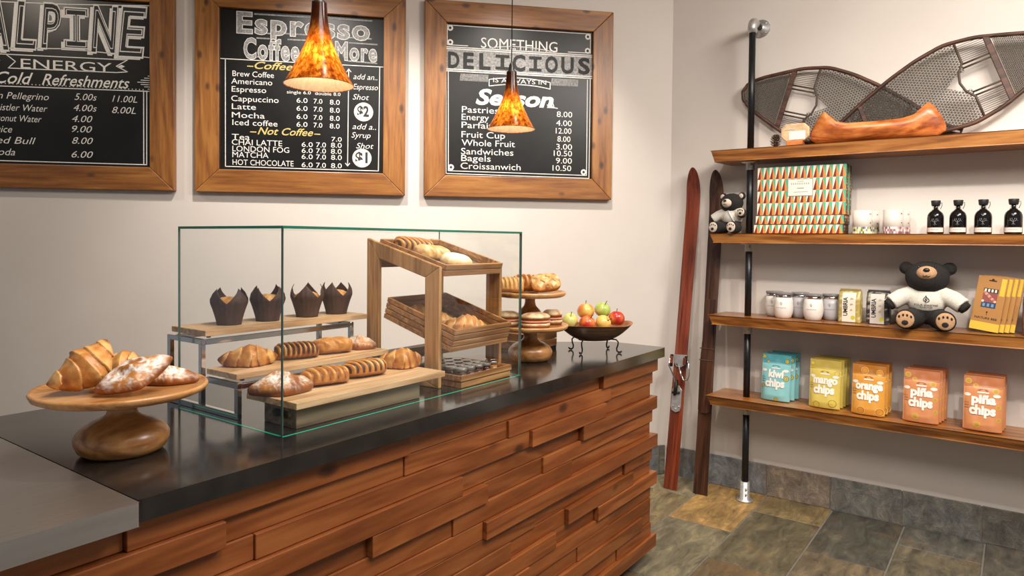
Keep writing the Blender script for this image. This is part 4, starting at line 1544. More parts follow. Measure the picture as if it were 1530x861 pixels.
RED, ORG, YEL, GRN, YGR = (0.55, 0.025, 0.02), (0.72, 0.22, 0.05), (0.80, 0.55, 0.13), (0.33, 0.50, 0.07), (0.62, 0.62, 0.20)
apple('pale green yellow apple at the left end of the dark bowl', -0.114, 0.016, 0.141, 0.036, YGR, YEL, 1, (R(20), R(-20), 0), 0.3)
apple('bright red apple at the front left of the dark bowl', -0.050, -0.036, 0.134, 0.037, RED, ORG, 2, (R(30), R(10), 0), 0.15)
apple('orange blushed apple on top at the left of the pile', -0.036, 0.026, 0.182, 0.039, ORG, YEL, 3, (R(-4), R(6), 0), 0.35)
apple('green apple on top at the right of the pile', 0.046, 0.026, 0.186, 0.037, GRN, YGR, 4, (R(24), R(4), 0), 0.3)
apple('small yellow apple at the front of the dark bowl', 0.026, -0.036, 0.134, 0.036, YEL, (0.85, 0.48, 0.12), 5, (R(60), R(8), 0), 0.35)
apple('red and orange apple at the right end of the dark bowl', 0.102, -0.004, 0.149, 0.037, RED, ORG, 6, (R(-6), R(14), 0), 0.45)

# ================================================================== PIPE SHELVING
SF = R(-90)                 # things on the shelves face the room: local -Y looks away from the wall
PX, PY = 4.055, 1.256
sh = thing('pipe_post', 'black iron pipe post with galvanised fittings carrying the four shelf boards', 'shelf post', (PX, PY, 0))
S1, S2, S3, S4 = 2.03, 1.55, 1.075, 0.605
XYZ = Matrix(((0, 1, 0, 0), (1, 0, 0, 0), (0, 0, 1, 0), (0, 0, 0, 1)))     # prism_y polygon (y, z), depth -> x
for zt, th, xf in ((S1, 0.066, 3.962), (S2, 0.054, 3.962), (S3, 0.054, 3.962), (S4, 0.052, 3.945)):
    b = MB()
    yl, yr = 1.457 - PY, -0.42 - PY
    T_ = [(xf - PX, yl), (WX - 0.001 - PX, yl - 0.022)]
    cham = 0.006 if zt > 1 else 0.016
    vs = [(xf - PX, yl, zt), (WX - 0.0015 - PX, yl - 0.022, zt), (WX - 0.0015 - PX, yr, zt), (xf - PX, yr, zt),
          (xf - PX + cham, yl - 0.022, zt - th), (WX - 0.0015 - PX, yl - 0.04, zt - th), (WX - 0.0015 - PX, yr, zt - th), (xf - PX + cham, yr, zt - th)]
    b.add(vs, [(0, 1, 2, 3)[::-1], (4, 5, 6, 7), (0, 3, 7, 4), (3, 2, 6, 7), (2, 1, 5, 6), (1, 0, 4, 5)], smooth=False)
    o = b.build('shelf_board', MAT['shelf'], None, (PX, PY, 0), bevel=0.004, bseg=2)
    tag(o, {S1: 'topmost thick wooden shelf board, the one under the snowshoes', S2: 'second wooden shelf board from the top, under the patterned boxes and bottles', S3: 'third wooden shelf board from the top, under the large bear', S4: 'lowest wooden shelf board, under the chip pouches'}[zt], 'shelf', 'wooden shelf boards')
zs = [(0.10, S4 - 0.0535), (S4 + 0.001, S3 - 0.0555), (S3 + 0.001, S2 - 0.0555), (S2 + 0.001, S1 - 0.0675), (S1 + 0.001, 2.715)]
for a, c in zs:
    MB().lathe([(0.0, a), (0.0185, a), (0.0185, c), (0.0, c)], 24).build('pipe', MAT['pipe'], sh)
for zt, th in ((S1, 0.066), (S2, 0.054), (S3, 0.054), (S4, 0.052)):
    b = MB().lathe([(0.0, zt - th - 0.001), (0.048, zt - th - 0.001), (0.048, zt - th - 0.006), (0.0245, zt - th - 0.008), (0.0245, zt - th - 0.048), (0.0, zt - th - 0.048)], 28)
    b.tube([(-0.02, -0.012, zt - th - 0.028), (-0.031, -0.017, zt - th - 0.028)], 0.006, 10)
    b.build('collar', MAT['galv'], sh)
b = MB().lathe([(0.0, 0.001), (0.047, 0.001), (0.047, 0.008), (0.028, 0.012), (0.0265, 0.112), (0.0, 0.112)], 28)
for zz in (0.045, 0.075):
    b.tube([(-0.022, -0.012, zz), (-0.033, -0.018, zz)], 0.006, 10)
b.build('floor_flange', MAT['galv'], sh)
pts = [(0, 0, 2.70), (0, 0, 2.735)]
for k in range(1, 7):
    a = PI / 2 * k / 6
    pts.append((0.03 * (1 - math.cos(a)), 0, 2.735 + 0.03 * math.sin(a)))
pts.append((0.055, 0, 2.765))
MB().tube(pts, 0.026, 20).build('elbow', MAT['galv'], sh)
MB().tube([(0.05, 0, 2.765), (WX - PX - 0.01, 0, 2.765)], 0.0185, 20).build('pipe', MAT['pipe'], sh)
b = MB()
M = T(WX - PX - 0.001, 0, 2.765) @ Matrix.Rotation(R(-90), 4, 'Y')
b.lathe([(0.0, 0.0), (0.052, 0.0), (0.052, 0.008), (0.027, 0.011), (0.027, 0.035), (0.0, 0.035)], 32, M=M)
for k in range(4):
    a = PI / 4 + PI / 2 * k
    b.ell((0.039 * math.cos(a), 0.039 * math.sin(a), 0.009), (0.006, 0.006, 0.003), 8, 6, M=M)
b.build('wall_flange', MAT['galv'], sh)

# ================================================================== SKIS


def ski(name, label, base, top, w, mat, L):
    d = (Vector(top) - Vector(base)).normalized()
    xa = Vector((0, -1, 0))
    xa = (xa - d * xa.dot(d)).normalized()
    ya = d.cross(xa)
    Mw = Matrix(((xa.x, ya.x, d.x, base[0]), (xa.y, ya.y, d.y, base[1]), (xa.z, ya.z, d.z, base[2]), (0, 0, 0, 1)))
    t = thing(name, label, 'ski', base, rot=Mw.to_euler(), group='old wooden skis leaning in the corner')

    def fn(u, v):
        z = u * L
        tip = max(0.0, (u - 0.925) / 0.075)
        hw = w / 2 * (0.90 + 0.12 * abs(u - 0.45) * 2) * math.sqrt(max(0.0, 1 - tip ** 2.0))
        hw = max(hw, 0.0006)
        th = (0.006 + 0.007 * math.exp(-((u - 0.42) / 0.2) ** 2)) * (1 - 0.4 * tip)
        bend = -0.055 * max(0.0, (u - 0.86) / 0.14) ** 2
        a = 2 * PI * (v + 1 / 16)
        c, s = math.cos(a), math.sin(a)
        k = max(abs(c), abs(s))
        return (c / k * hw, s / k * th + bend + 0.013, z), (1, 1, 1)
    fn_ = fn
    b = MB().grid(lambda u, v: fn_(u / 0.85 * 0.92 if u < 0.85 else 0.92 + 0.08 * (1 - max(0.0, 1 - (u - 0.85) / 0.15) ** 1.8), v), 100, 8, cv=True, smooth=False)
    b.f.append([k for k in range(8)])
    b.mi.append(0)
    b.sm.append(False)
    b.build('ski_blade', mat, t, bevel=0.0015, bseg=1)
    return t


sk = ski('wooden_ski', 'red brown wooden ski with a metal cable binding, left of the pair', (3.950, 1.676, 0.002), (4.196, 1.640, 1.955), 0.086, MAT['ski_red'], 1.97)
# binding, in the ski's own axes: x across, -y outwards, z along
b = MB()
FY = -0.001
b.prism_y([(-0.032, 0.50), (-0.026, 0.475), (0.0, 0.462), (0.026, 0.475), (0.032, 0.50), (0.030, 0.60), (0.012, 0.625), (-0.012, 0.625), (-0.030, 0.60)], FY - 0.004, FY)
b.build('heel_plate', MAT['galv'], sk, bevel=0.001, bseg=1)
for x, z in ((-0.018, 0.50), (0.018, 0.50), (0.0, 0.485), (-0.012, 0.59)):
    MB().ell((x, FY - 0.005, z), (0.005, 0.003, 0.005), 10, 6).build('screw', MAT['chrome'], sk)
b = MB()
b.prism_y([(-0.040, 0.81), (0.046, 0.815), (0.034, 0.752), (0.010, 0.735), (-0.018, 0.738), (-0.036, 0.77)], FY - 0.006, FY)
b.build('toe_plate', MAT['galv'], sk, bevel=0.001, bseg=1)
for sx in (-1, 1):
    b = MB()
    b.box(sx * 0.046 - 0.004, sx * 0.046 + 0.004, FY - 0.032, FY + 0.002, 0.735, 0.81)
    b.build('toe_iron', MAT['iron'], sk, bevel=0.002, bseg=1)
    MB().box(sx * 0.042 - 0.008, sx * 0.042 + 0.008, FY - 0.036, FY - 0.022, 0.755, 0.80).build('leather_strap', MAT['ski_red'], sk, bevel=0.003, bseg=1)
MB().tube([(-0.05, FY - 0.03, 0.80), (-0.053, FY - 0.035, 0.74), (-0.03, FY - 0.03, 0.70), (-0.012, FY - 0.02, 0.66), (-0.004, FY - 0.012, 0.625), (-0.003, FY - 0.008, 0.60)], 0.005, 8).build('cable', MAT['chrome'], sk)
MB().tube([(-0.01, FY - 0.02, 0.755), (0.015, FY - 0.038, 0.745), (0.032, FY - 0.044, 0.70), (0.050, FY - 0.042, 0.665), (0.072, FY - 0.036, 0.668), (0.078, FY - 0.03, 0.70), (0.066, FY - 0.02, 0.76), (0.05, FY - 0.012, 0.80)], 0.005, 8).build('cable', MAT['chrome'], sk)
b = MB()
b.tube([(-0.004, FY - 0.012, 0.66), (-0.006, FY - 0.016, 0.60), (-0.012, FY - 0.01, 0.565)], [0.010, 0.012, 0.008], 10)
b.tube([(-0.03, FY - 0.008, 0.58), (0.02, FY - 0.010, 0.585)], 0.007, 8)
b.build('tension_lever', MAT['iron'], sk)

s2 = ski('wooden_ski', 'dark brown wooden ski with a foot plate, beside the shelf ends', (3.975, 1.498, 0.002), (4.198, 1.497, 1.925), 0.086, MAT['ski_dark'], 1.945)
b = MB()
poly = []
for k in range(25):
    a = PI * k / 24
    poly.append((-0.037 * math.cos(a), 0.50 - 0.022 * math.sin(a)))
for x, z in ((0.039, 0.62), (0.041, 0.78), (0.034, 0.90), (0.028, 1.00), (0.032, 1.16), (-0.032, 1.16), (-0.028, 1.00), (-0.034, 0.90), (-0.041, 0.78), (-0.039, 0.62)):
    poly.append((x, z))
b.prism_y(poly, -0.009, 0.002)
b.build('foot_plate', MAT['ski_dark'], s2, bevel=0.002, bseg=1)
for z in (0.79, 0.86):
    MB().box(-0.044, 0.044, -0.0125, -0.0085, z, z + 0.006).build('strap_slot', MAT['leather'], s2)

# ================================================================== SNOWSHOES


def snowshoe(label, toe, tail, W, flip, xoff, group='snowshoes on the top shelf'):
    """toe / tail: (world y, z) of the two ends; local X runs tail -> toe, local Z across"""
    dy, dz = -(toe[0] - tail[0]), toe[1] - tail[1]
    L = math.hypot(dy, dz)
    ang = math.atan2(dz, dy)
    Mw = T(xoff, tail[0], tail[1]) @ Matrix.Rotation(SF, 4, 'Z') @ Matrix.Rotation(-ang, 4, 'Y') @ Matrix.Rotation(R(-5) * 0, 4, 'X')
    t = thing('snowshoe', label, 'snowshoe', tuple(Mw.translation), rot=Mw.to_euler(), group=group)
    key = [(0, 0.012), (0.06, 0.016), (0.12, 0.045), (0.25, 0.105), (0.38, 0.155), (0.5, 0.190), (0.62, 0.207), (0.74, 0.180), (0.86, 0.125), (0.94, 0.085), (0.985, 0.045), (1.0, 0.0)]

    def hw(u):
        for (a, x), (b_, y) in zip(key, key[1:]):
            if u <= b_:
                f = (u - a) / (b_ - a)
                return (x + (y - x) * f) * W / 0.207
        return 0.0
    up_ = []
    N = 44
    for i in range(N + 1):
        u = i / N
        u = 1 - (1 - u) ** 1.6
        # smoothed half width
        w = sum(hw(min(1.0, max(0.0, u + k * 0.012))) for k in range(-2, 3)) / 5 if u < 0.97 else hw(u)
        up_.append((u * L, w))
    path = [(x, 0, w) for x, w in up_] + [(x, 0, -w) for x, w in up_[::-1][1:]]
    MB().tube(path, 0.0105, 8, True).build('frame', MAT['snow_frame'], t)

    def inside(x, z):
        return 0 < x < L and abs(z) < hw(x / L) - 0.004
    ub0, ub1 = 0.66, 0.765          # foot hole zone behind the toe bar
    b = MB()
    b.box(ub1 * L - 0.002, ub1 * L + 0.026, -0.008, 0.006, -hw(ub1) + 0.004, hw(ub1) - 0.004)
    b.build('toe_bar', MAT['snow_frame'], t, bevel=0.003, bseg=1)
    b = MB()
    b.box(0.215 * L, 0.215 * L + 0.022, -0.008, 0.006, -hw(0.215) + 0.004, hw(0.215) - 0.004)
    b.build('tail_bar', MAT['snow_frame'], t, bevel=0.003, bseg=1)

    def net(zone, pitch, r, angs):
        m = MB()
        for a in angs:
            ca, sa = math.cos(a), math.sin(a)
            n = int(0.75 * L / pitch)
            for k in range(-n, n):
                off = k * pitch
                run = None
                st_ = 0.006
                q = int(1.3 / st_)
                prev = None
                for j in range(-q, q):
                    s = j * st_
                    x = L * 0.5 + ca * s - sa * off
                    z = sa * s + ca * off
                    if inside(x, z) and zone(x, z):
                        if run is None:
                            run = (x, z)
                        prev = (x, z)
                    else:
                        if run is not None and prev is not None and math.hypot(run[0] - prev[0], run[1] - prev[1]) > 0.008:
                            yy = 0.0012 * math.sin(k * 2.4)
                            m.tube([(run[0], yy, run[1]), (prev[0], yy, prev[1])], r, 4, cap=False)
                        run = None
                        prev = None
        return m

    def main_zone(x, z):
        if x < 0.235 * L:
            return x > 0.10 * L
        if x > ub0 * L:
            return False
        return not (x > (ub0 - 0.085) * L and abs(z) < 0.045 * (1 - ((ub0 * L - x) / (0.085 * L)) ** 2) - 0.0)
    net(main_zone, 0.0125, 0.0014, [R(90), R(30), R(-30)]).build('body_webbing', MAT['web'], t)
    net(lambda x, z: x > ub1 * L + 0.03 and x < 0.985 * L, 0.0075, 0.0012, [R(90), R(30), R(-30)]).build('toe_webbing', MAT['web'], t)
    m = MB()
    hwm = 0.5 * (hw(ub0) + hw(ub1))
    m.tube([(ub0 * L, 0, -hw(ub0) + 0.006), (ub0 * L, 0, -0.09), ((ub0 - 0.025) * L, 0, -0.05), ((ub0 - 0.035) * L, 0, 0), ((ub0 - 0.025) * L, 0, 0.05), (ub0 * L, 0, 0.09), (ub0 * L, 0, hw(ub0) - 0.006)], 0.006, 8)
    for z in (-0.085, -0.065, 0.065, 0.085):
        m.tube([((ub0 - 0.005) * L, 0, z), (ub1 * L + 0.005, 0, z)], 0.0048, 8)
    m.build('toe_cord', MAT['leather'], t)
    for s in (-1, 1):
        m = MB()
        k = 0.1
        while k < hwm - 0.01:
            m.tube([(ub0 * L, 0.001, s * k), (ub1 * L, 0.001, s * (k - 0.004))], 0.0014, 4, cap=False)
            k += 0.010
        m.build('side_lacing', MAT['web'], t)
    return t


snowshoe('snowshoe lying on its side at the left of the top shelf behind the post', (1.345, 2.398), (0.245, 2.066), 0.212, 1, 4.178)
snowshoe('snowshoe at the right of the top shelf running out of the frame', (-0.144, 2.448), (0.913, 2.066), 0.215, -1, 4.145)

# ================================================================== TOP SHELF THINGS
cn = thing('toy_canoe', 'carved orange wooden model canoe with raised ends on the top shelf', 'model canoe', (4.03, 0.612, S1 + 0.0045), SF)


def canoe_fn(off):
    def fn(u, v):
        t = u * 2 - 1
        at = abs(t)
        ks = [(0, 0.088), (0.4, 0.092), (0.58, 0.108), (0.68, 0.140), (0.76, 0.166), (0.83, 0.150), (0.9, 0.118), (0.96, 0.085), (1.0, 0.05)]
        zr = 0.05
        for (a, x), (b_, y) in zip(ks, ks[1:]):
            if at <= b_:
                zr = x + (y - x) * (at - a) / (b_ - a)
                break
        bw = (0.062 - off) * max(0.0, 1 - at ** 2.4) ** 0.8 + 0.004 - off * 0.3
        bw = max(bw, 0.0008)
        keel = off + 0.03 * max(0.0, at - 0.88) / 0.12 * 0.9
        a = PI * v
        x = t * 0.312
        y = -bw * math.cos(a) * (1.0 + 0.10 * math.sin(a))
        z = keel + (zr - keel) * (1 - abs(math.sin(a)) ** 0.55)
        return (x, y, z), (1, 1, 1)
    return fn


MB().grid(canoe_fn(0.0), 70, 22).build('hull', MAT['canoe'], cn, solid=0.007)
for xs in (-0.10, 0.10):
    MB().box(xs - 0.006, xs + 0.006, -0.053, 0.053, 0.076, 0.082).build('thwart', MAT['canoe'], cn)

pq = thing('octagonal_plaque', 'small octagonal pale plaque holding a white card beside the canoe', 'plaque', (4.01, 1.000, S1 + 0.0005), SF)
MAT['plaque'] = plain('pale_amber_plaque', (0.62, 0.42, 0.24), 0.3, 0, 0.25, 40)
b = MB()
oc = [(-0.074, 0.05), (-0.048, 0.026), (0.048, 0.026), (0.074, 0.05), (0.074, 0.098), (0.048, 0.122), (-0.048, 0.122), (-0.074, 0.098)]
b.prism_y(oc, -0.013, 0.013)
b.build('plaque_disc', MAT['plaque'], pq, bevel=0.006, bseg=3)
MB().box(-0.030, 0.055, -0.0145, -0.0132, 0.034, 0.080).build('white_card', MAT['white_paper'], pq)
for k in range(3):
    MB().tube([(-0.052 + 0.01 * k, -0.014, 0.085 + 0.004 * k), (-0.03 + 0.012 * k, -0.0145, 0.093), (-0.02 + 0.012 * k, -0.014, 0.083)], 0.0012, 6).build('engraved_line', MAT['white_paper'], pq)
MB().box(-0.042, 0.042, -0.022, 0.022, 0.0, 0.0262).build('wooden_foot', MAT['canoe'], pq, bevel=0.003)


def pine_cone(label, x, y, s, lay=False):
    t = MB()
    random.seed(int(s * 1000))
    n = 56
    t.ell((0, 0, 0.036), (0.011, 0.011, 0.034), 10, 8)
    for k in range(n):
        f = k / n
        z = 0.008 + 0.058 * f
        r = 0.030 * math.sin(PI * (0.18 + 0.78 * f)) ** 0.7
        a = k * 2.39996
        M = T(0, 0, z) @ rotz(a) @ Matrix.Rotation(R(-15 - 35 * f), 4, 'Y')
        t.ell((r * 0.80, 0, 0), (0.013 * (1.1 - 0.4 * f), 0.006, 0.0018), 8, 5, M=M)
    o = t.build('pine_cone', MAT['cone'], None, (x, y, S1 + (0.0015 if not lay else 0.027)), (R(90), 0, R(40)) if lay else (0, 0, 0))
    o.scale = (s, s, s)
    return tag(o, label, 'pine cone', 'pine cones on the top shelf')


MAT['cone'] = plain('brown_pine_cone', (0.11, 0.066, 0.042), 0.8, 0, 0.5, 80)
pine_cone('upright pine cone at the left of the pale plaque', 4.05, 1.115, 1.0)
pine_cone('small pine cone lying between the plaque and the canoe', 4.07, 0.945, 0.6, True)

# ================================================================== TEDDY BEARS


def bear(label, loc, rz, s, pad, wave, ribbon_, lettering):
    up = 0.026 if lettering else 0.0        # the large bear looks up
    t = thing('teddy_bear', label, 'teddy bear', loc, rz)
    b = MB()
    b.ell((0, 0, 0.118), (0.082, 0.068, 0.100))
    b.ell((0, -0.012, 0.262), (0.100, 0.086, 0.082), 28, 18)
    b.ell((0, -0.006, 0.20), (0.06, 0.05, 0.04))
    for sx in (-1, 1):
        b.ell((sx * (0.088 + up * 0.3), 0.004, 0.318 - up * 0.4), (0.034, 0.020, 0.034))
        b.tube([(sx * 0.045, -0.01, 0.052), (sx * 0.070, -0.07, 0.051), (sx * 0.084, -0.135, 0.052)], [0.050, 0.052, 0.049], 16)
        if wave and sx > 0:
            b.tube([(0.06, -0.01, 0.18), (0.115, -0.035, 0.165), (0.135, -0.06, 0.175)], [0.036, 0.036, 0.036], 14)
        else:
            b.tube([(sx * 0.06, -0.01, 0.180), (sx * 0.125, -0.035, 0.150), (sx * 0.172, -0.052, 0.110)], [0.036, 0.034, 0.031], 14)
    for sx in (-1, 1):
        b.ell((sx * 0.084, -0.132, 0.052), (0.05, 0.026, 0.052))
    body = b.build('plush_body', MAT['black_fur'], t, remesh=0.006)
    m = MB().ell((0, -0.078 + up * 0.3, 0.258 + up), (0.048, 0.040, 0.038))
    m.build('muzzle', MAT[pad], t)
    MB().ell((0, -0.116 + up * 0.4, 0.276 + up), (0.015, 0.009, 0.011)).build('nose', MAT['black'], t)
    MB().tube([(-0.016, -0.114 + up * 0.3, 0.248 + up), (-0.008, -0.118 + up * 0.3, 0.244 + up), (0, -0.119 + up * 0.3, 0.250 + up), (0.008, -0.118 + up * 0.3, 0.244 + up), (0.016, -0.114 + up * 0.3, 0.248 + up)], 0.0016, 6).build('mouth', MAT['black'], t)
    for sx in (-1, 1):
        MB().ell((sx * 0.036, -0.088 + up * 0.9, 0.290 + up), (0.006, 0.005, 0.006), 10, 8).build('eye', MAT['bottle'], t)
        MB().ell((sx * (0.089 + up * 0.3), -0.014, 0.318 - up * 0.4), (0.021, 0.007, 0.021)).build('inner_ear', MAT['black_fur' if lettering else pad], t)
        p = MB().ell((sx * 0.086, -0.155, 0.053), (0.041, 0.010, 0.043))
        po = p.build('foot_pad', MAT[pad], t)
        q = MB().ell((sx * 0.086, -0.1648, 0.038), (0.015, 0.003, 0.012), 12, 8)
        for k in range(4):
            q.ell((sx * 0.086 - 0.0255 + 0.017 * k, -0.1625 + 0.0012 * abs(k - 1.5), 0.066 + 0.007 * (1 if k in (1, 2) else 0)), (0.006, 0.003, 0.0085), 10, 6)
        q.build('paw_print', MAT['black_fur'], po)
    if wave:
        po = MB().ell((0.140, -0.098, 0.178), (0.034, 0.008, 0.034)).build('hand_pad', MAT[pad], t)
        q = MB().ell((0.140, -0.106, 0.168), (0.013, 0.003, 0.010), 12, 8)
        for k in range(4):
            q.ell((0.140 - 0.0215 + 0.0143 * k, -0.1045, 0.190 + 0.006 * (1 if k in (1, 2) else 0)), (0.005, 0.003, 0.007), 10, 6)
        q.build('paw_print', MAT['black_fur'], po)
    w = MB()
    w.ell((0, 0, 0.138), (0.092, 0.079, 0.078))
    w.ell((0, -0.002, 0.188), (0.062, 0.056, 0.030))
    for sx in (-1, 1):
        if wave and sx > 0:
            w.tube([(0.055, -0.008, 0.178), (0.105, -0.03, 0.165)], [0.044, 0.045], 16)
        else:
            w.tube([(sx * 0.05, -0.008, 0.182), (sx * 0.115, -0.026, 0.155), (sx * 0.158, -0.046, 0.124)], [0.042, 0.044, 0.042], 16)
    swt = w.build('sweater', MAT['cream_fabric'], t, remesh=0.006)

    def chest(x, z):
        k = 1 - (x / 0.092) ** 2 - ((z - 0.138) / 0.078) ** 2
        return -0.079 * math.sqrt(max(0.05, k)) - 0.0025
    if lettering:
        e = MB()
        put_text(e, 'FOUR SEASONS', 0, 0.120, 0.104, 0.0085, 0, 0, offset=0.01, fn=chest, center=True)
        put_text(e, 'WHISTLER', 0, 0.109, 0.058, 0.0065, 0, 0, offset=0.01, fn=chest, center=True)
        for pts in ([(0, 0.136), (0, 0.172)], [(0, 0.172), (-0.012, 0.156), (-0.010, 0.148), (0, 0.142)], [(0, 0.166), (0.012, 0.154), (0.014, 0.146), (0.004, 0.139)], [(-0.006, 0.158), (0, 0.152)], [(0.006, 0.153), (0, 0.148)]):
            e.tube([(x, chest(x, z), z) for x, z in pts], 0.0016, 6)
        e.build('sweater_print', MAT['black'], swt)
    if ribbon_:
        e = MB()
        for pts in ([(0, 0.198), (-0.02, 0.180), (-0.045, 0.140), (-0.052, 0.120)], [(0, 0.198), (0.02, 0.175), (0.045, 0.135), (0.055, 0.105), (0.06, 0.07)], [(-0.03, 0.205), (0, 0.196), (0.03, 0.205)]):
            e.tube([(x, chest(x, z) - 0.004, z) for x, z in pts], 0.007, 6, flat=0.3)
        e.build('ribbon', MAT['white_paper'], t)
    t.scale = (s, s, s)
    return t


bear('small black teddy bear in a white sweater waving beside the post', (4.045, 1.352, S2 + 0.0005), SF - R(14), 0.68, 'pale_fur', True, True, False)
bear('large black teddy bear with tan paws in a cream sweater', (4.075, 0.368, S3 + 0.0005), SF + R(3), 0.98, 'tan_fur', False, False, True)

# ================================================================== SECOND SHELF THINGS
CREAM, TEAL, ORNG, MARN = srgb('efe4d0'), srgb('4fb08c'), srgb('e5873a'), srgb('7c2419')


def pattern(mb, w, z0, z1, y, rows_, cw=0.0325):
    rh = (z1 - z0) / rows_
    for r in range(rows_):
        zb = z0 + rh * r
        zt = zb + rh
        n = int(w / cw)
        c = w / n
        for k in range(n):
            x = -w / 2 + c * k
            mb.add([(x, y, zb), (x + c / 2, y, zb), (x + c / 2, y, zt)], [(0, 1, 2)], 0, MARN, False)
            mb.add([(x + c / 2, y, zb), (x + c, y, zb), (x + c / 2, y, zt)], [(0, 1, 2)], 0, ORNG, False)
            mb.add([(x + c / 2, y, zt), (x + c, y, zb), (x + c, y, zt)], [(0, 1, 2)], 0, TEAL, False)
            mb.add([(x, y, zb), (x + c / 2, y, zt), (x, y, zt)], [(0, 1, 2)], 0, CREAM, False)


def gift_box(label, loc, w, d, h, rows_, plate):
    t = thing('gift_box', label, 'box', loc, SF, 'patterned gift boxes')
    MB().box(-w / 2, w / 2, -d / 2, d / 2, 0, h, 0, (0.12, 0.06, 0.035)).build('carton', MAT['vc'], t, bevel=0.002)
    b = MB()
    pattern(b, w - 0.004, 0.002, h - 0.002, -d / 2 - 0.0006, rows_)
    sd = MB()
    random.seed(3)
    for k in range(int(h / 0.016)):
        for q in range(max(1, int(d / 0.016))):
            c = random.choice([TEAL, ORNG, MARN, CREAM, (0.1, 0.05, 0.03)])
            zz, yy = 0.002 + 0.016 * k, -d / 2 + 0.002 + 0.016 * q
            b.add([(w / 2 + 0.0004, yy, zz), (w / 2 + 0.0004, yy + 0.014, zz), (w / 2 + 0.0004, yy + 0.007, zz + 0.014)], [(0, 1, 2)], 0, c, False)
    b.build('printed_pattern', MAT['vc'], t)
    if plate:
        l = MB().box(-0.066, 0.066, -d / 2 - 0.0022, -d / 2 - 0.001, 0.105, 0.200, 0, srgb('8d8577'))
        l.box(-0.063, 0.063, -d / 2 - 0.0026, -d / 2 - 0.002, 0.108, 0.197, 0, srgb('efe9da'))
        for w2, z, hh in ((0.034, 0.184, 0.003), (0.100, 0.168, 0.010), (0.040, 0.146, 0.005), (0.082, 0.126, 0.003)):
            n = 9 if hh > 0.008 else 1
            for k in range(n):
                xx = -w2 / 2 + w2 * (k + 0.1) / n
                l.box(xx, xx + w2 / n * 0.6 if n > 1 else xx + w2 * 0.9, -d / 2 - 0.003, -d / 2 - 0.0025, z, z + hh, 0, srgb('b9ae9a') if n > 1 else srgb('9b9180'))
        l.build('box_label', MAT['vc'], t)
    return t


gift_box('flat patterned gift box lying on the shelf under the other boxes', (4.085, 0.984, S2 + 0.0005), 0.466, 0.15, 0.050, 1, False)
gift_box('flat patterned gift box, upper of the two lying boxes', (4.090, 0.978, S2 + 0.0512), 0.462, 0.15, 0.050, 1, False)
gift_box('upright patterned gift box with a cream label plate', (4.055, 0.975, S2 + 0.102), 0.466, 0.045, 0.272, 4, True)
gift_box('upright patterned gift box standing behind the labelled one', (4.118, 0.972, S2 + 0.102), 0.470, 0.045, 0.268, 4, False)


def candle(label, x, y, tone):
    t = thing('printed_canister', label, 'canister', (x, y, S2 + 0.0005), SF + R(20), 'white printed canisters')
    r, h = 0.047, 0.122
    MB().lathe([(0, 0), (r, 0), (r, h), (r - 0.003, h), (r - 0.003, h - 0.004), (0, h - 0.004)], 36, col=srgb('cdc4ba')).build('canister', MAT['vc_gloss'], t)
    b = MB()
    cols_ = {'g': ['b8c27a', '5c5b52', 'e8e2d2', 'c9cfa0', '7a7d86'], 'r': ['b58a8c', '7a5a5e', 'e8dcd8', 'c9a9a6', '8e7a82']}[tone]
    random.seed(5 if tone == 'g' else 8)
    for k in range(40):
        a = 2 * PI * k / 40
        for q in range(3):
            c = srgb(random.choice(cols_))
            a2 = a + 2 * PI / 40
            z = 0.001 + 0.0115 * q
            b.add([(r * 1.004 * math.cos(a), r * 1.004 * math.sin(a), z), (r * 1.004 * math.cos(a2), r * 1.004 * math.sin(a2), z), (r * 1.004 * math.cos(a2), r * 1.004 * math.sin(a2), z + 0.0115), (r * 1.004 * math.cos(a), r * 1.004 * math.sin(a), z + 0.0115)], [(0, 1, 2, 3)], 0, c)
    b.build('floral_band', MAT['vc'], t)
    b = MB()

    def cyl(x, z):
        return -math.sqrt(max(0, (r * 1.004) ** 2 - x * x))
    for x0, x1, z, c in ((0.026, 0.034, 0.098, '8e3b2f'), (0.028, 0.034, 0.052, '6d5a52')):
        b.add([(x_, cyl(x_, 0), z_) for x_, z_ in ((x0, z), (x1, z), (x1, z + 0.007), (x0, z + 0.007))], [(0, 1, 2, 3)], 0, srgb(c))
    b.build('small_mark', MAT['vc'], t)
    return t


candle('white canister with a green floral band, in front and nearest the boxes', 4.030, 0.662, 'g')
candle('white canister with a green floral band, behind another beside the boxes', 4.138, 0.645, 'g')
candle('white canister with a mauve floral band, in front and nearest the bottles', 4.030, 0.520, 'r')
candle('white canister with a mauve floral band, behind another near the bottles', 4.138, 0.502, 'r')


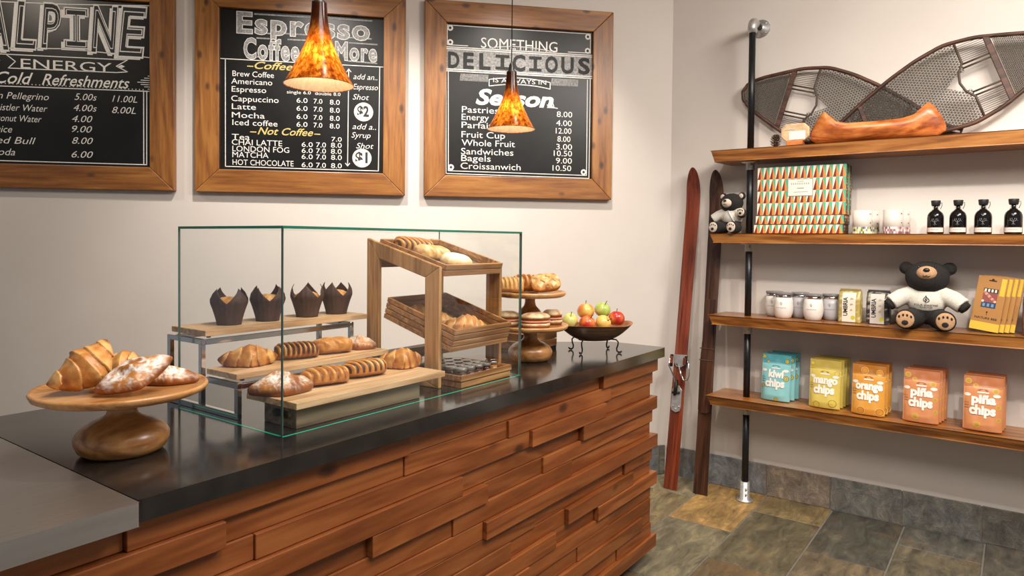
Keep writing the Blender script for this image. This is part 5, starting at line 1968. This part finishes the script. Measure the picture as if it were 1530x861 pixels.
def bottle(label, y):
    t = thing('stoppered_bottle', label, 'bottle', (4.04, y, S2 + 0.0005), SF, 'dark bottles on the second shelf')
    r = 0.0365
    MB().lathe([(0, 0), (r - 0.003, 0), (r, 0.004), (r, 0.078), (r * 0.97, 0.090), (r * 0.86, 0.101), (r * 0.66, 0.110), (0.017, 0.115), (0.015, 0.120), (0, 0.120)], 36).build('glass_body', MAT['bottle'], t)
    MB().lathe([(0.0146, 0.120), (0.0146, 0.138)], 24).build('glass_neck', MAT['clear'], t)
    MB().lathe([(0, 0.1205), (0.009, 0.1205), (0.009, 0.138), (0, 0.138)], 16).build('stopper_plug', MAT['black'], t)
    MB().lathe([(0, 0.138), (0.017, 0.138), (0.0195, 0.144), (0.0215, 0.162), (0.020, 0.166), (0, 0.166)], 28).build('stopper', MAT['black'], t)
    b = MB()
    rr = r * 1.006
    pts = [-PI / 2 + (k - 14) * 0.085 for k in range(29)]
    vs = [(rr * math.cos(a), rr * math.sin(a), z) for z in (0.009, 0.031) for a in pts]
    b.add(vs, [(k, k + 1, 30 + k, 29 + k) for k in range(28)], 0, srgb('d6cfc6'))

    def cyl(x, z):
        return -math.sqrt(max(0, rr * rr - x * x)) - 0.0004
    b.add([(x, cyl(x, 0) - 0.0003, z) for z in (0.020, 0.0225) for x in (-0.018, -0.009, 0, 0.009, 0.018)], [(k, k + 1, 6 + k, 5 + k) for k in range(4)], 0, srgb('b98a86'))
    b.build('paper_label', MAT['vc'], t)
    e = MB()
    for pts in ([(0, 0.040), (0, 0.066)], [(0, 0.056), (-0.012, 0.066), (-0.018, 0.062)], [(0, 0.056), (0.012, 0.066), (0.018, 0.062)], [(-0.012, 0.066), (-0.012, 0.074)], [(0.012, 0.066), (0.012, 0.074)], [(-0.004, 0.066), (-0.006, 0.075)], [(0.004, 0.066), (0.006, 0.075)], [(-0.007, 0.044), (0, 0.052), (0.007, 0.044)]):
        e.tube([(x, cyl(x, z), z) for x, z in pts], 0.0009, 5)
    e.build('engraved_emblem', MAT['emblem'], t)
    MB().tube([(0.0185, -0.004, 0.150), (0.026, -0.006, 0.155), (0.027, -0.006, 0.140), (0.020, -0.006, 0.122)], 0.0014, 6).build('tag_loop', MAT['black'], t)
    return t


MAT['emblem'] = plain('grey_emblem_ink', (0.25, 0.25, 0.26), 0.6)
for nm, y in (('first from the left', 0.335), ('second from the left', 0.241), ('third from the left', 0.139), ('rightmost', 0.021)):
    bottle('dark round bottle with a black stopper, %s of the four' % nm, y)

# ================================================================== THIRD SHELF THINGS


def tumbler(label, x, y, mat):
    t = thing('wine_tumbler', label, 'tumbler', (x, y, S3 + 0.0005), SF, 'stemless tumblers with clear lids')
    prof = [(0, 0), (0.036, 0), (0.041, 0.003), (0.049, 0.026), (0.0525, 0.050), (0.0525, 0.068), (0.050, 0.090), (0.0465, 0.116)]
    MB().lathe(prof + [(0, 0.116)], 40).build('cup', MAT[mat], t)
    MB().lathe([(0.0462, 0.1165), (0.0462, 0.131), (0, 0.131)], 40).build('steel_rim', MAT['chrome'], t)
    MB().lathe([(0, 0.1315), (0.047, 0.1315), (0.0485, 0.134), (0.0485, 0.141), (0.046, 0.1435), (0, 0.1425)], 40).build('lid', MAT['smoke'], t)
    e = MB()

    def cyl(x_, z_):
        rr = 0.0528 if z_ < 0.072 else 0.0525 - (z_ - 0.068) * 0.12
        return -math.sqrt(max(0, rr * rr - x_ * x_)) - 0.0004
    put_text(e, 'FOUR SEASONS', 0, 0.058, 0.052, 0.0052, 0, 0, offset=0.004, fn=cyl, center=True)
    for pts in ([(0, 0.074), (0, 0.094)], [(0, 0.094), (-0.006, 0.086), (0, 0.079)], [(0, 0.090), (0.006, 0.084), (0.001, 0.076)]):
        e.tube([(x_, cyl(x_, z_), z_) for x_, z_ in pts], 0.0009, 5)
    e.build('printed_logo', MAT['emblem'], t)
    return t


MAT['smoke'] = plain('smoky_clear_lid', (0.30, 0.28, 0.29), 0.12, 0, 0.1, 20, Transmission_Weight=0.4)
tumbler('white tumbler at the front left beside the post', 4.085, 1.066, 'white_enamel')
tumbler('white tumbler at the back left, half hidden behind the front white one', 4.167, 1.138, 'white_enamel')
tumbler('pale grey tumbler at the back between the two front white tumblers', 4.168, 0.997, 'grey_enamel')
tumbler('white tumbler at the front right of the tumbler group', 4.085, 0.908, 'white_enamel')
tumbler('pale grey tumbler at the right of the group next to the coffee bags', 4.160, 0.830, 'grey_enamel')


def coffee_bag(label, y, base, panel):
    t = thing('coffee_bag', label, 'coffee bag', (4.105, y, S3 + 0.0005), SF - R(6), 'brick shaped coffee bags')
    w, h = 0.112, 0.170

    def thick(z):
        f = z / h
        return 0.030 * (1 - 0.75 * max(0, (f - 0.72) / 0.28) ** 1.5)

    def fn(u, v):
        z = h * u
        a = 2 * PI * (v + 0.125)
        c, s = math.cos(a), math.sin(a)
        k = max(abs(c), abs(s)) ** 0.85
        x = c / k * (w / 2) * (1 + 0.01 * math.sin(z * 200))
        y_ = s / k * thick(z)
        n = nz(x, y_, z, 60, y)
        return (x, y_ + 0.001 * n, z), base if n < 0.2 else lerp(base, (0.9, 0.85, 0.6), n)
    b = MB().grid(fn, 24, 40, cv=True)
    b.f.append(list(range(40)))
    b.mi.append(0)
    b.sm.append(False)
    b.f.append([23 * 40 + k for k in range(40)])
    b.mi.append(0)
    b.sm.append(False)
    b.build('bag', MAT['vc_gloss'], t)
    MB().box(-w / 2 + 0.004, w / 2 - 0.004, -0.006, 0.004, h - 0.001, h + 0.010, 0, lerp(base, (0.05, 0.05, 0.05), 0.4)).build('folded_top', MAT['vc'], t, bevel=0.002)
    l = MB()
    yf = -0.0325
    fy = lambda x, z: -thick(z) - 0.0026 - 0.0 * x
    l.add([(x, fy(x, z), z) for z in [0.004 + 0.012 * k for k in range(14)] for x in (-0.034, 0.034)], [(2 * k, 2 * k + 1, 2 * k + 3, 2 * k + 2) for k in range(13)], 0, panel)
    disc(l, 0.022, 0.028, 0.011, 0, 0, srgb('c6c23a'), fn=lambda x, z: fy(x, z) - 0.0006)
    tm = MB()
    put_text(tm, 'UMBRIA', 0, 0, 0.100, 0.021, 0, 0, srgb('22201f'), offset=0.02)
    tm.v = [Vector((-0.006 - p.z, fy(0, 0.038 + p.x) - 0.0009, 0.036 + p.x)) for p in tm.v]
    l.add([tuple(p) for p in tm.v], tm.f, 0, srgb('22201f'), False)
    for k in range(3):
        l.add([(x, fy(x, z) - 0.0006, z) for x, z in ((0.006, 0.062 + 0.03 * k), (0.020 + 0.004 * k, 0.066 + 0.03 * k), (0.016, 0.074 + 0.03 * k), (0.008, 0.072 + 0.03 * k))], [(0, 1, 2, 3)], 0, srgb('b9a37e'), False)
    l.build('printed_label', MAT['vc'], t)
    return t


coffee_bag('gold coffee bag with a white label, left of the two bags', 0.724, srgb('b09a50'), srgb('e6dfce'))
coffee_bag('black coffee bag with a silver label next to the large bear', 0.588, srgb('39343a'), srgb('c9c3ba'))


def wrap_pack(label, x, y, k):
    t = thing('wrap_pack', label, 'packet', (x, y, S3 + 0.0105), rot=(R(-7), R(7), SF - R(12)), group='kraft wrap packets leaning in a row')
    w, h, d = 0.122, 0.262, 0.009
    MB().box(-w / 2, w / 2, -d / 2, d / 2, 0, h, 0, srgb('a9783f')).build('kraft_sleeve', MAT['vc'], t, bevel=0.001)
    l = MB()
    y0 = -d / 2 - 0.0006

    def q(x0, x1, z0, z1, c, dy=0.0):
        l.add([(x0, y0 - dy, z0), (x1, y0 - dy, z0), (x1, y0 - dy, z1), (x0, y0 - dy, z1)], [(0, 1, 2, 3)], 0, srgb(c), False)
    q(-w / 2 + 0.001, w / 2 - 0.001, 0.001, 0.040, 'd9b23c')
    q(0.036, 0.056, 0.175, 0.258, 'd9b23c')
    q(-0.030, 0.030, 0.112, 0.205, '8b4a44')
    for j in range(14):
        a = j * 2.4
        cx, cz = -0.026 + 0.052 * ((j * 0.618) % 1), 0.142 + 0.045 * ((j * 0.383) % 1)
        disc(l, cx, cz, 0.006, y0 - 0.0004, 0, srgb('d8785e' if j % 2 else 'e8c8b8'), seg=8)
    q(-0.030, 0.030, 0.185, 0.205, '26242c', 0.0003)
    for j in range(4):
        q(-0.026 + 0.014 * j, -0.018 + 0.014 * j, 0.188, 0.202, 'd9d2c6', 0.0006)
    q(-0.030, 0.030, 0.112, 0.138, '27405c', 0.0003)
    for j in range(3):
        q(-0.024 + 0.018 * j, -0.014 + 0.018 * j, 0.117, 0.132, '6f8fae', 0.0006)
    q(-0.016, 0.016, 0.240, 0.246, '2a1d12')
    disc(l, 0, 0.248, 0.006, y0, 0, srgb('2a1d12'), seg=12)
    q(-0.001, 0.001, 0.074, 0.090, '2a2018')
    disc(l, 0, 0.090, 0.004, y0, 0, srgb('2a2018'), seg=8)
    put_text(l, 'NATURE BEE', 0, 0.056, 0.092, 0.0095, y0, 0, srgb('2a2018'), offset=0.02, center=True)
    l.build('printed_front', MAT['vc'], t)
    return t


for k, nm in enumerate(('in front of the row', 'second in the row', 'third in the row', 'last in the row by the wooden block')):
    wrap_pack('kraft and yellow wrap packet, ' + nm, 4.050 + 0.016 * k, 0.128 - 0.021 * k, k)

wb = thing('wooden_block', 'worn reddish wooden block at the right end of the third shelf', 'wooden block', (4.09, -0.098, S3 + 0.0005), SF)
MB().box(-0.075, 0.075, -0.05, 0.05, 0, 0.178).build('block', MAT['block'], wb, bevel=0.006)
MB().box(-0.075, 0.075, -0.0505, -0.0500, 0.120, 0.124).build('carved_line', MAT['leather'], wb)

# ================================================================== FOURTH SHELF: FRUIT CHIP POUCHES


def pouch(label, loc, rz, kind, lean, group):
    base, dark_, word = {'kiwi': ('86c2c4', '4f9aa4', 'kiwi'), 'mango': ('d3bd5c', 'b8a24c', 'mango'), 'orange': ('d8993f', 'b0702a', 'orange'), 'pina': ('d08a5a', 'bb754c', 'piña')}[kind]
    t = thing('snack_pouch', label, 'snack pouch', loc, rot=(R(-lean), 0, rz), group=group)
    w, h = 0.158, 0.262
    cb, cd = srgb(base), srgb(dark_)

    def depth(x, z):
        f = z / h
        ex = max(0.0, 1 - abs(2 * x / w) ** 3.5)
        bot = 1 - 0.35 * max(0, 0.12 - f) / 0.12
        return 0.0025 + 0.030 * max(0.0, 1 - f / 0.80) ** 0.55 * ex * bot

    def front(x, z):
        return -depth(x, z)

    def fnf(sgn):
        def fn(u, v):
            x = (v - 0.5) * w
            z = h * u
            zz = z + 0.006 * (1 - (2 * v - 1) ** 2) * (1 - u) * (-0.0) 
            col = cd if u > 0.80 else cb
            n = nz(x, z, 0, 30, 3)
            return (x, sgn * depth(x, z) + 0.0012 * n, zz), lerp(col, (1, 1, 1), 0.10 * n)
        return fn
    b = MB().grid(fnf(-1), 44, 30)
    n0 = len(b.v)
    b.grid(fnf(0.28), 44, 30)
    for i in range(43):
        for c in (0, 29):
            b.f.append([i * 30 + c, (i + 1) * 30 + c, n0 + (i + 1) * 30 + c, n0 + i * 30 + c])
            b.mi.append(0)
            b.sm.append(False)
    for j in range(29):
        b.f.append([j, j + 1, n0 + j + 1, n0 + j])
        b.mi.append(0)
        b.sm.append(False)
        b.f.append([43 * 30 + j, 43 * 30 + j + 1, n0 + 43 * 30 + j + 1, n0 + 43 * 30 + j])
        b.mi.append(0)
        b.sm.append(False)
    b.build('pouch', MAT['vc_gloss'], t)
    MB().tube([(-w / 2 + 0.004, -0.004, h * 0.80), (0, -0.0045, h * 0.80), (w / 2 - 0.004, -0.004, h * 0.80)], 0.0013, 6, col=lerp(cd, (1, 1, 1), 0.15)).build('zip_seal', MAT['vc'], t)
    f = MB()
    off = lambda d: (lambda x, z: front(x, z) - d)
    spots = {'kiwi': [(-0.068, 0.242, .011), (-0.066, 0.080, .012), (0.058, 0.225, .013), (0.058, 0.130, .015), (0.010, 0.012, .011), (-0.045, 0.215, .008)],
             'mango': [(-0.035, 0.018, .017), (0.045, 0.030, .020), (0.06, 0.19, .013), (-0.066, 0.235, .010)],
             'orange': [(-0.030, 0.022, .026), (0.058, 0.022, .022), (-0.02, 0.228, .018), (0.05, 0.222, .016)],
             'pina': [(-0.060, 0.232, .015), (0.05, 0.195, .015), (0.062, 0.120, .012), (-0.02, 0.030, .017), (-0.030, 0.212, .012), (0.064, 0.060, .011)]}[kind]
    for x, z, r in spots:
        r = min(r, w / 2 - abs(x))
        r_in = min(r, z - 0.001)
        r = r_in
        if kind == 'kiwi':
            disc(f, x, z, r, 0, 0, srgb('6d5a2c'), fn=off(0.0011))
            disc(f, x, z, r * 0.82, 0, 0, srgb('c9bf55'), fn=off(0.0015))
            disc(f, x, z, r * 0.45, 0, 0, srgb('3f3a22'), fn=off(0.0019))
            disc(f, x, z, r * 0.25, 0, 0, srgb('efe6bf'), fn=off(0.0023))
        elif kind == 'mango':
            disc(f, x, z, r, 0, 0, srgb('8a7430'), fn=off(0.0011))
            disc(f, x, z, r * 0.88, 0, 0, srgb('d3bb52'), fn=off(0.0015))
        elif kind == 'orange':
            disc(f, x, z, r, 0, 0, srgb('ecc873'), fn=off(0.0011))
            disc(f, x, z, r * 0.88, 0, 0, srgb('b9701c'), fn=off(0.0015))
            disc(f, x, z, r * 0.72, 0, 0, srgb('d4923a'), fn=off(0.0019))
        else:
            disc(f, x, z, r, 0, 0, srgb('cda550'), fn=off(0.0011), seg=7)
            disc(f, x, z, r * 0.6, 0, 0, srgb('bf9440'), fn=off(0.0015), seg=7)
    for x, z, a in ((-0.062, 0.168, .014), (0.055, 0.172, .015)):
        disc(f, x, z, a, 0, 0, srgb('ece4da'), r2=0.008, fn=off(0.0012), seg=14)
    for k in range(3):
        zz = 0.128 - 0.012 * k
        f.add([(x, front(x, z) - 0.0012, z) for x, z in ((-0.074, zz), (-0.056, zz), (-0.056, zz + 0.003), (-0.074, zz + 0.003))], [(0, 1, 2, 3)], 0, lerp(cd, (0, 0, 0), 0.4), False)
    f.build('fruit_print', MAT['vc'], t)
    tx = MB()
    wid = {'kiwi': 0.082, 'mango': 0.122, 'orange': 0.128, 'pina': 0.098}[kind]
    put_text(tx, word, 0.004, 0.133, wid, 0.039, 0, 0, srgb('f3ece2'), offset=0.05, fn=off(0.003), center=True)
    put_text(tx, 'chips', 0.000, 0.081, 0.106, 0.041, 0, 0, srgb('f3ece2'), offset=0.05, fn=off(0.003), center=True)
    for k in range(9):
        a = PI * (k + 0.5) / 9
        x0, z0 = 0.012 * math.cos(a), 0.190 + 0.006 * math.sin(a)
        tx.tube([(x0, front(x0, z0) - 0.001, z0), (x0 * 1.9, front(x0 * 1.9, z0) - 0.001, 0.190 + 0.013 * math.sin(a))], 0.0007, 4, col=lerp(cd, (0, 0, 0), 0.5))
    tx.add([(x, front(x, z) - 0.0016, z) for x, z in ((-0.022, 0.180), (0.024, 0.180), (0.024, 0.186), (-0.022, 0.186))], [(0, 1, 2, 3)], 0, srgb('ece4da'), False)
    tx.build('printed_lettering', MAT['vc'], t)
    return t


kinds = [('kiwi', 'teal kiwi chip pouch', 1.092, 4.022, 3, 0.010), ('mango', 'yellow green mango chip pouch', 0.832, 4.010, 4, 0.006), ('orange', 'amber orange chip pouch', 0.616, 3.990, 3, 0.006),
         ('pina', 'coral pineapple chip pouch in the left pineapple row', 0.378, 3.985, 4, 0.008), ('pina', 'coral pineapple chip pouch in the right pineapple row', 0.122, 3.985, 3, 0.006)]
pos = ['at the very front', 'second from the front', 'third from the front', 'at the very back']
for kind, lab, y, x, n, dy in kinds:
    root = None
    step = 0.047 if n == 4 else 0.058
    for k in range(n):
        p = pos[k] if k < n - 1 else pos[3]
        loc = (x + 0.028 + step * k, y - dy * k, S4 + 0.0032)
        l = '%s, %s' % (lab, p)
        if root is None:
            root = pouch(l, loc, SF - R(3), kind, 4, lab + 'es in a row')
        else:
            dup(root, l, loc, (R(-4), 0, SF - R(3 - 1.5 * (k % 2))))
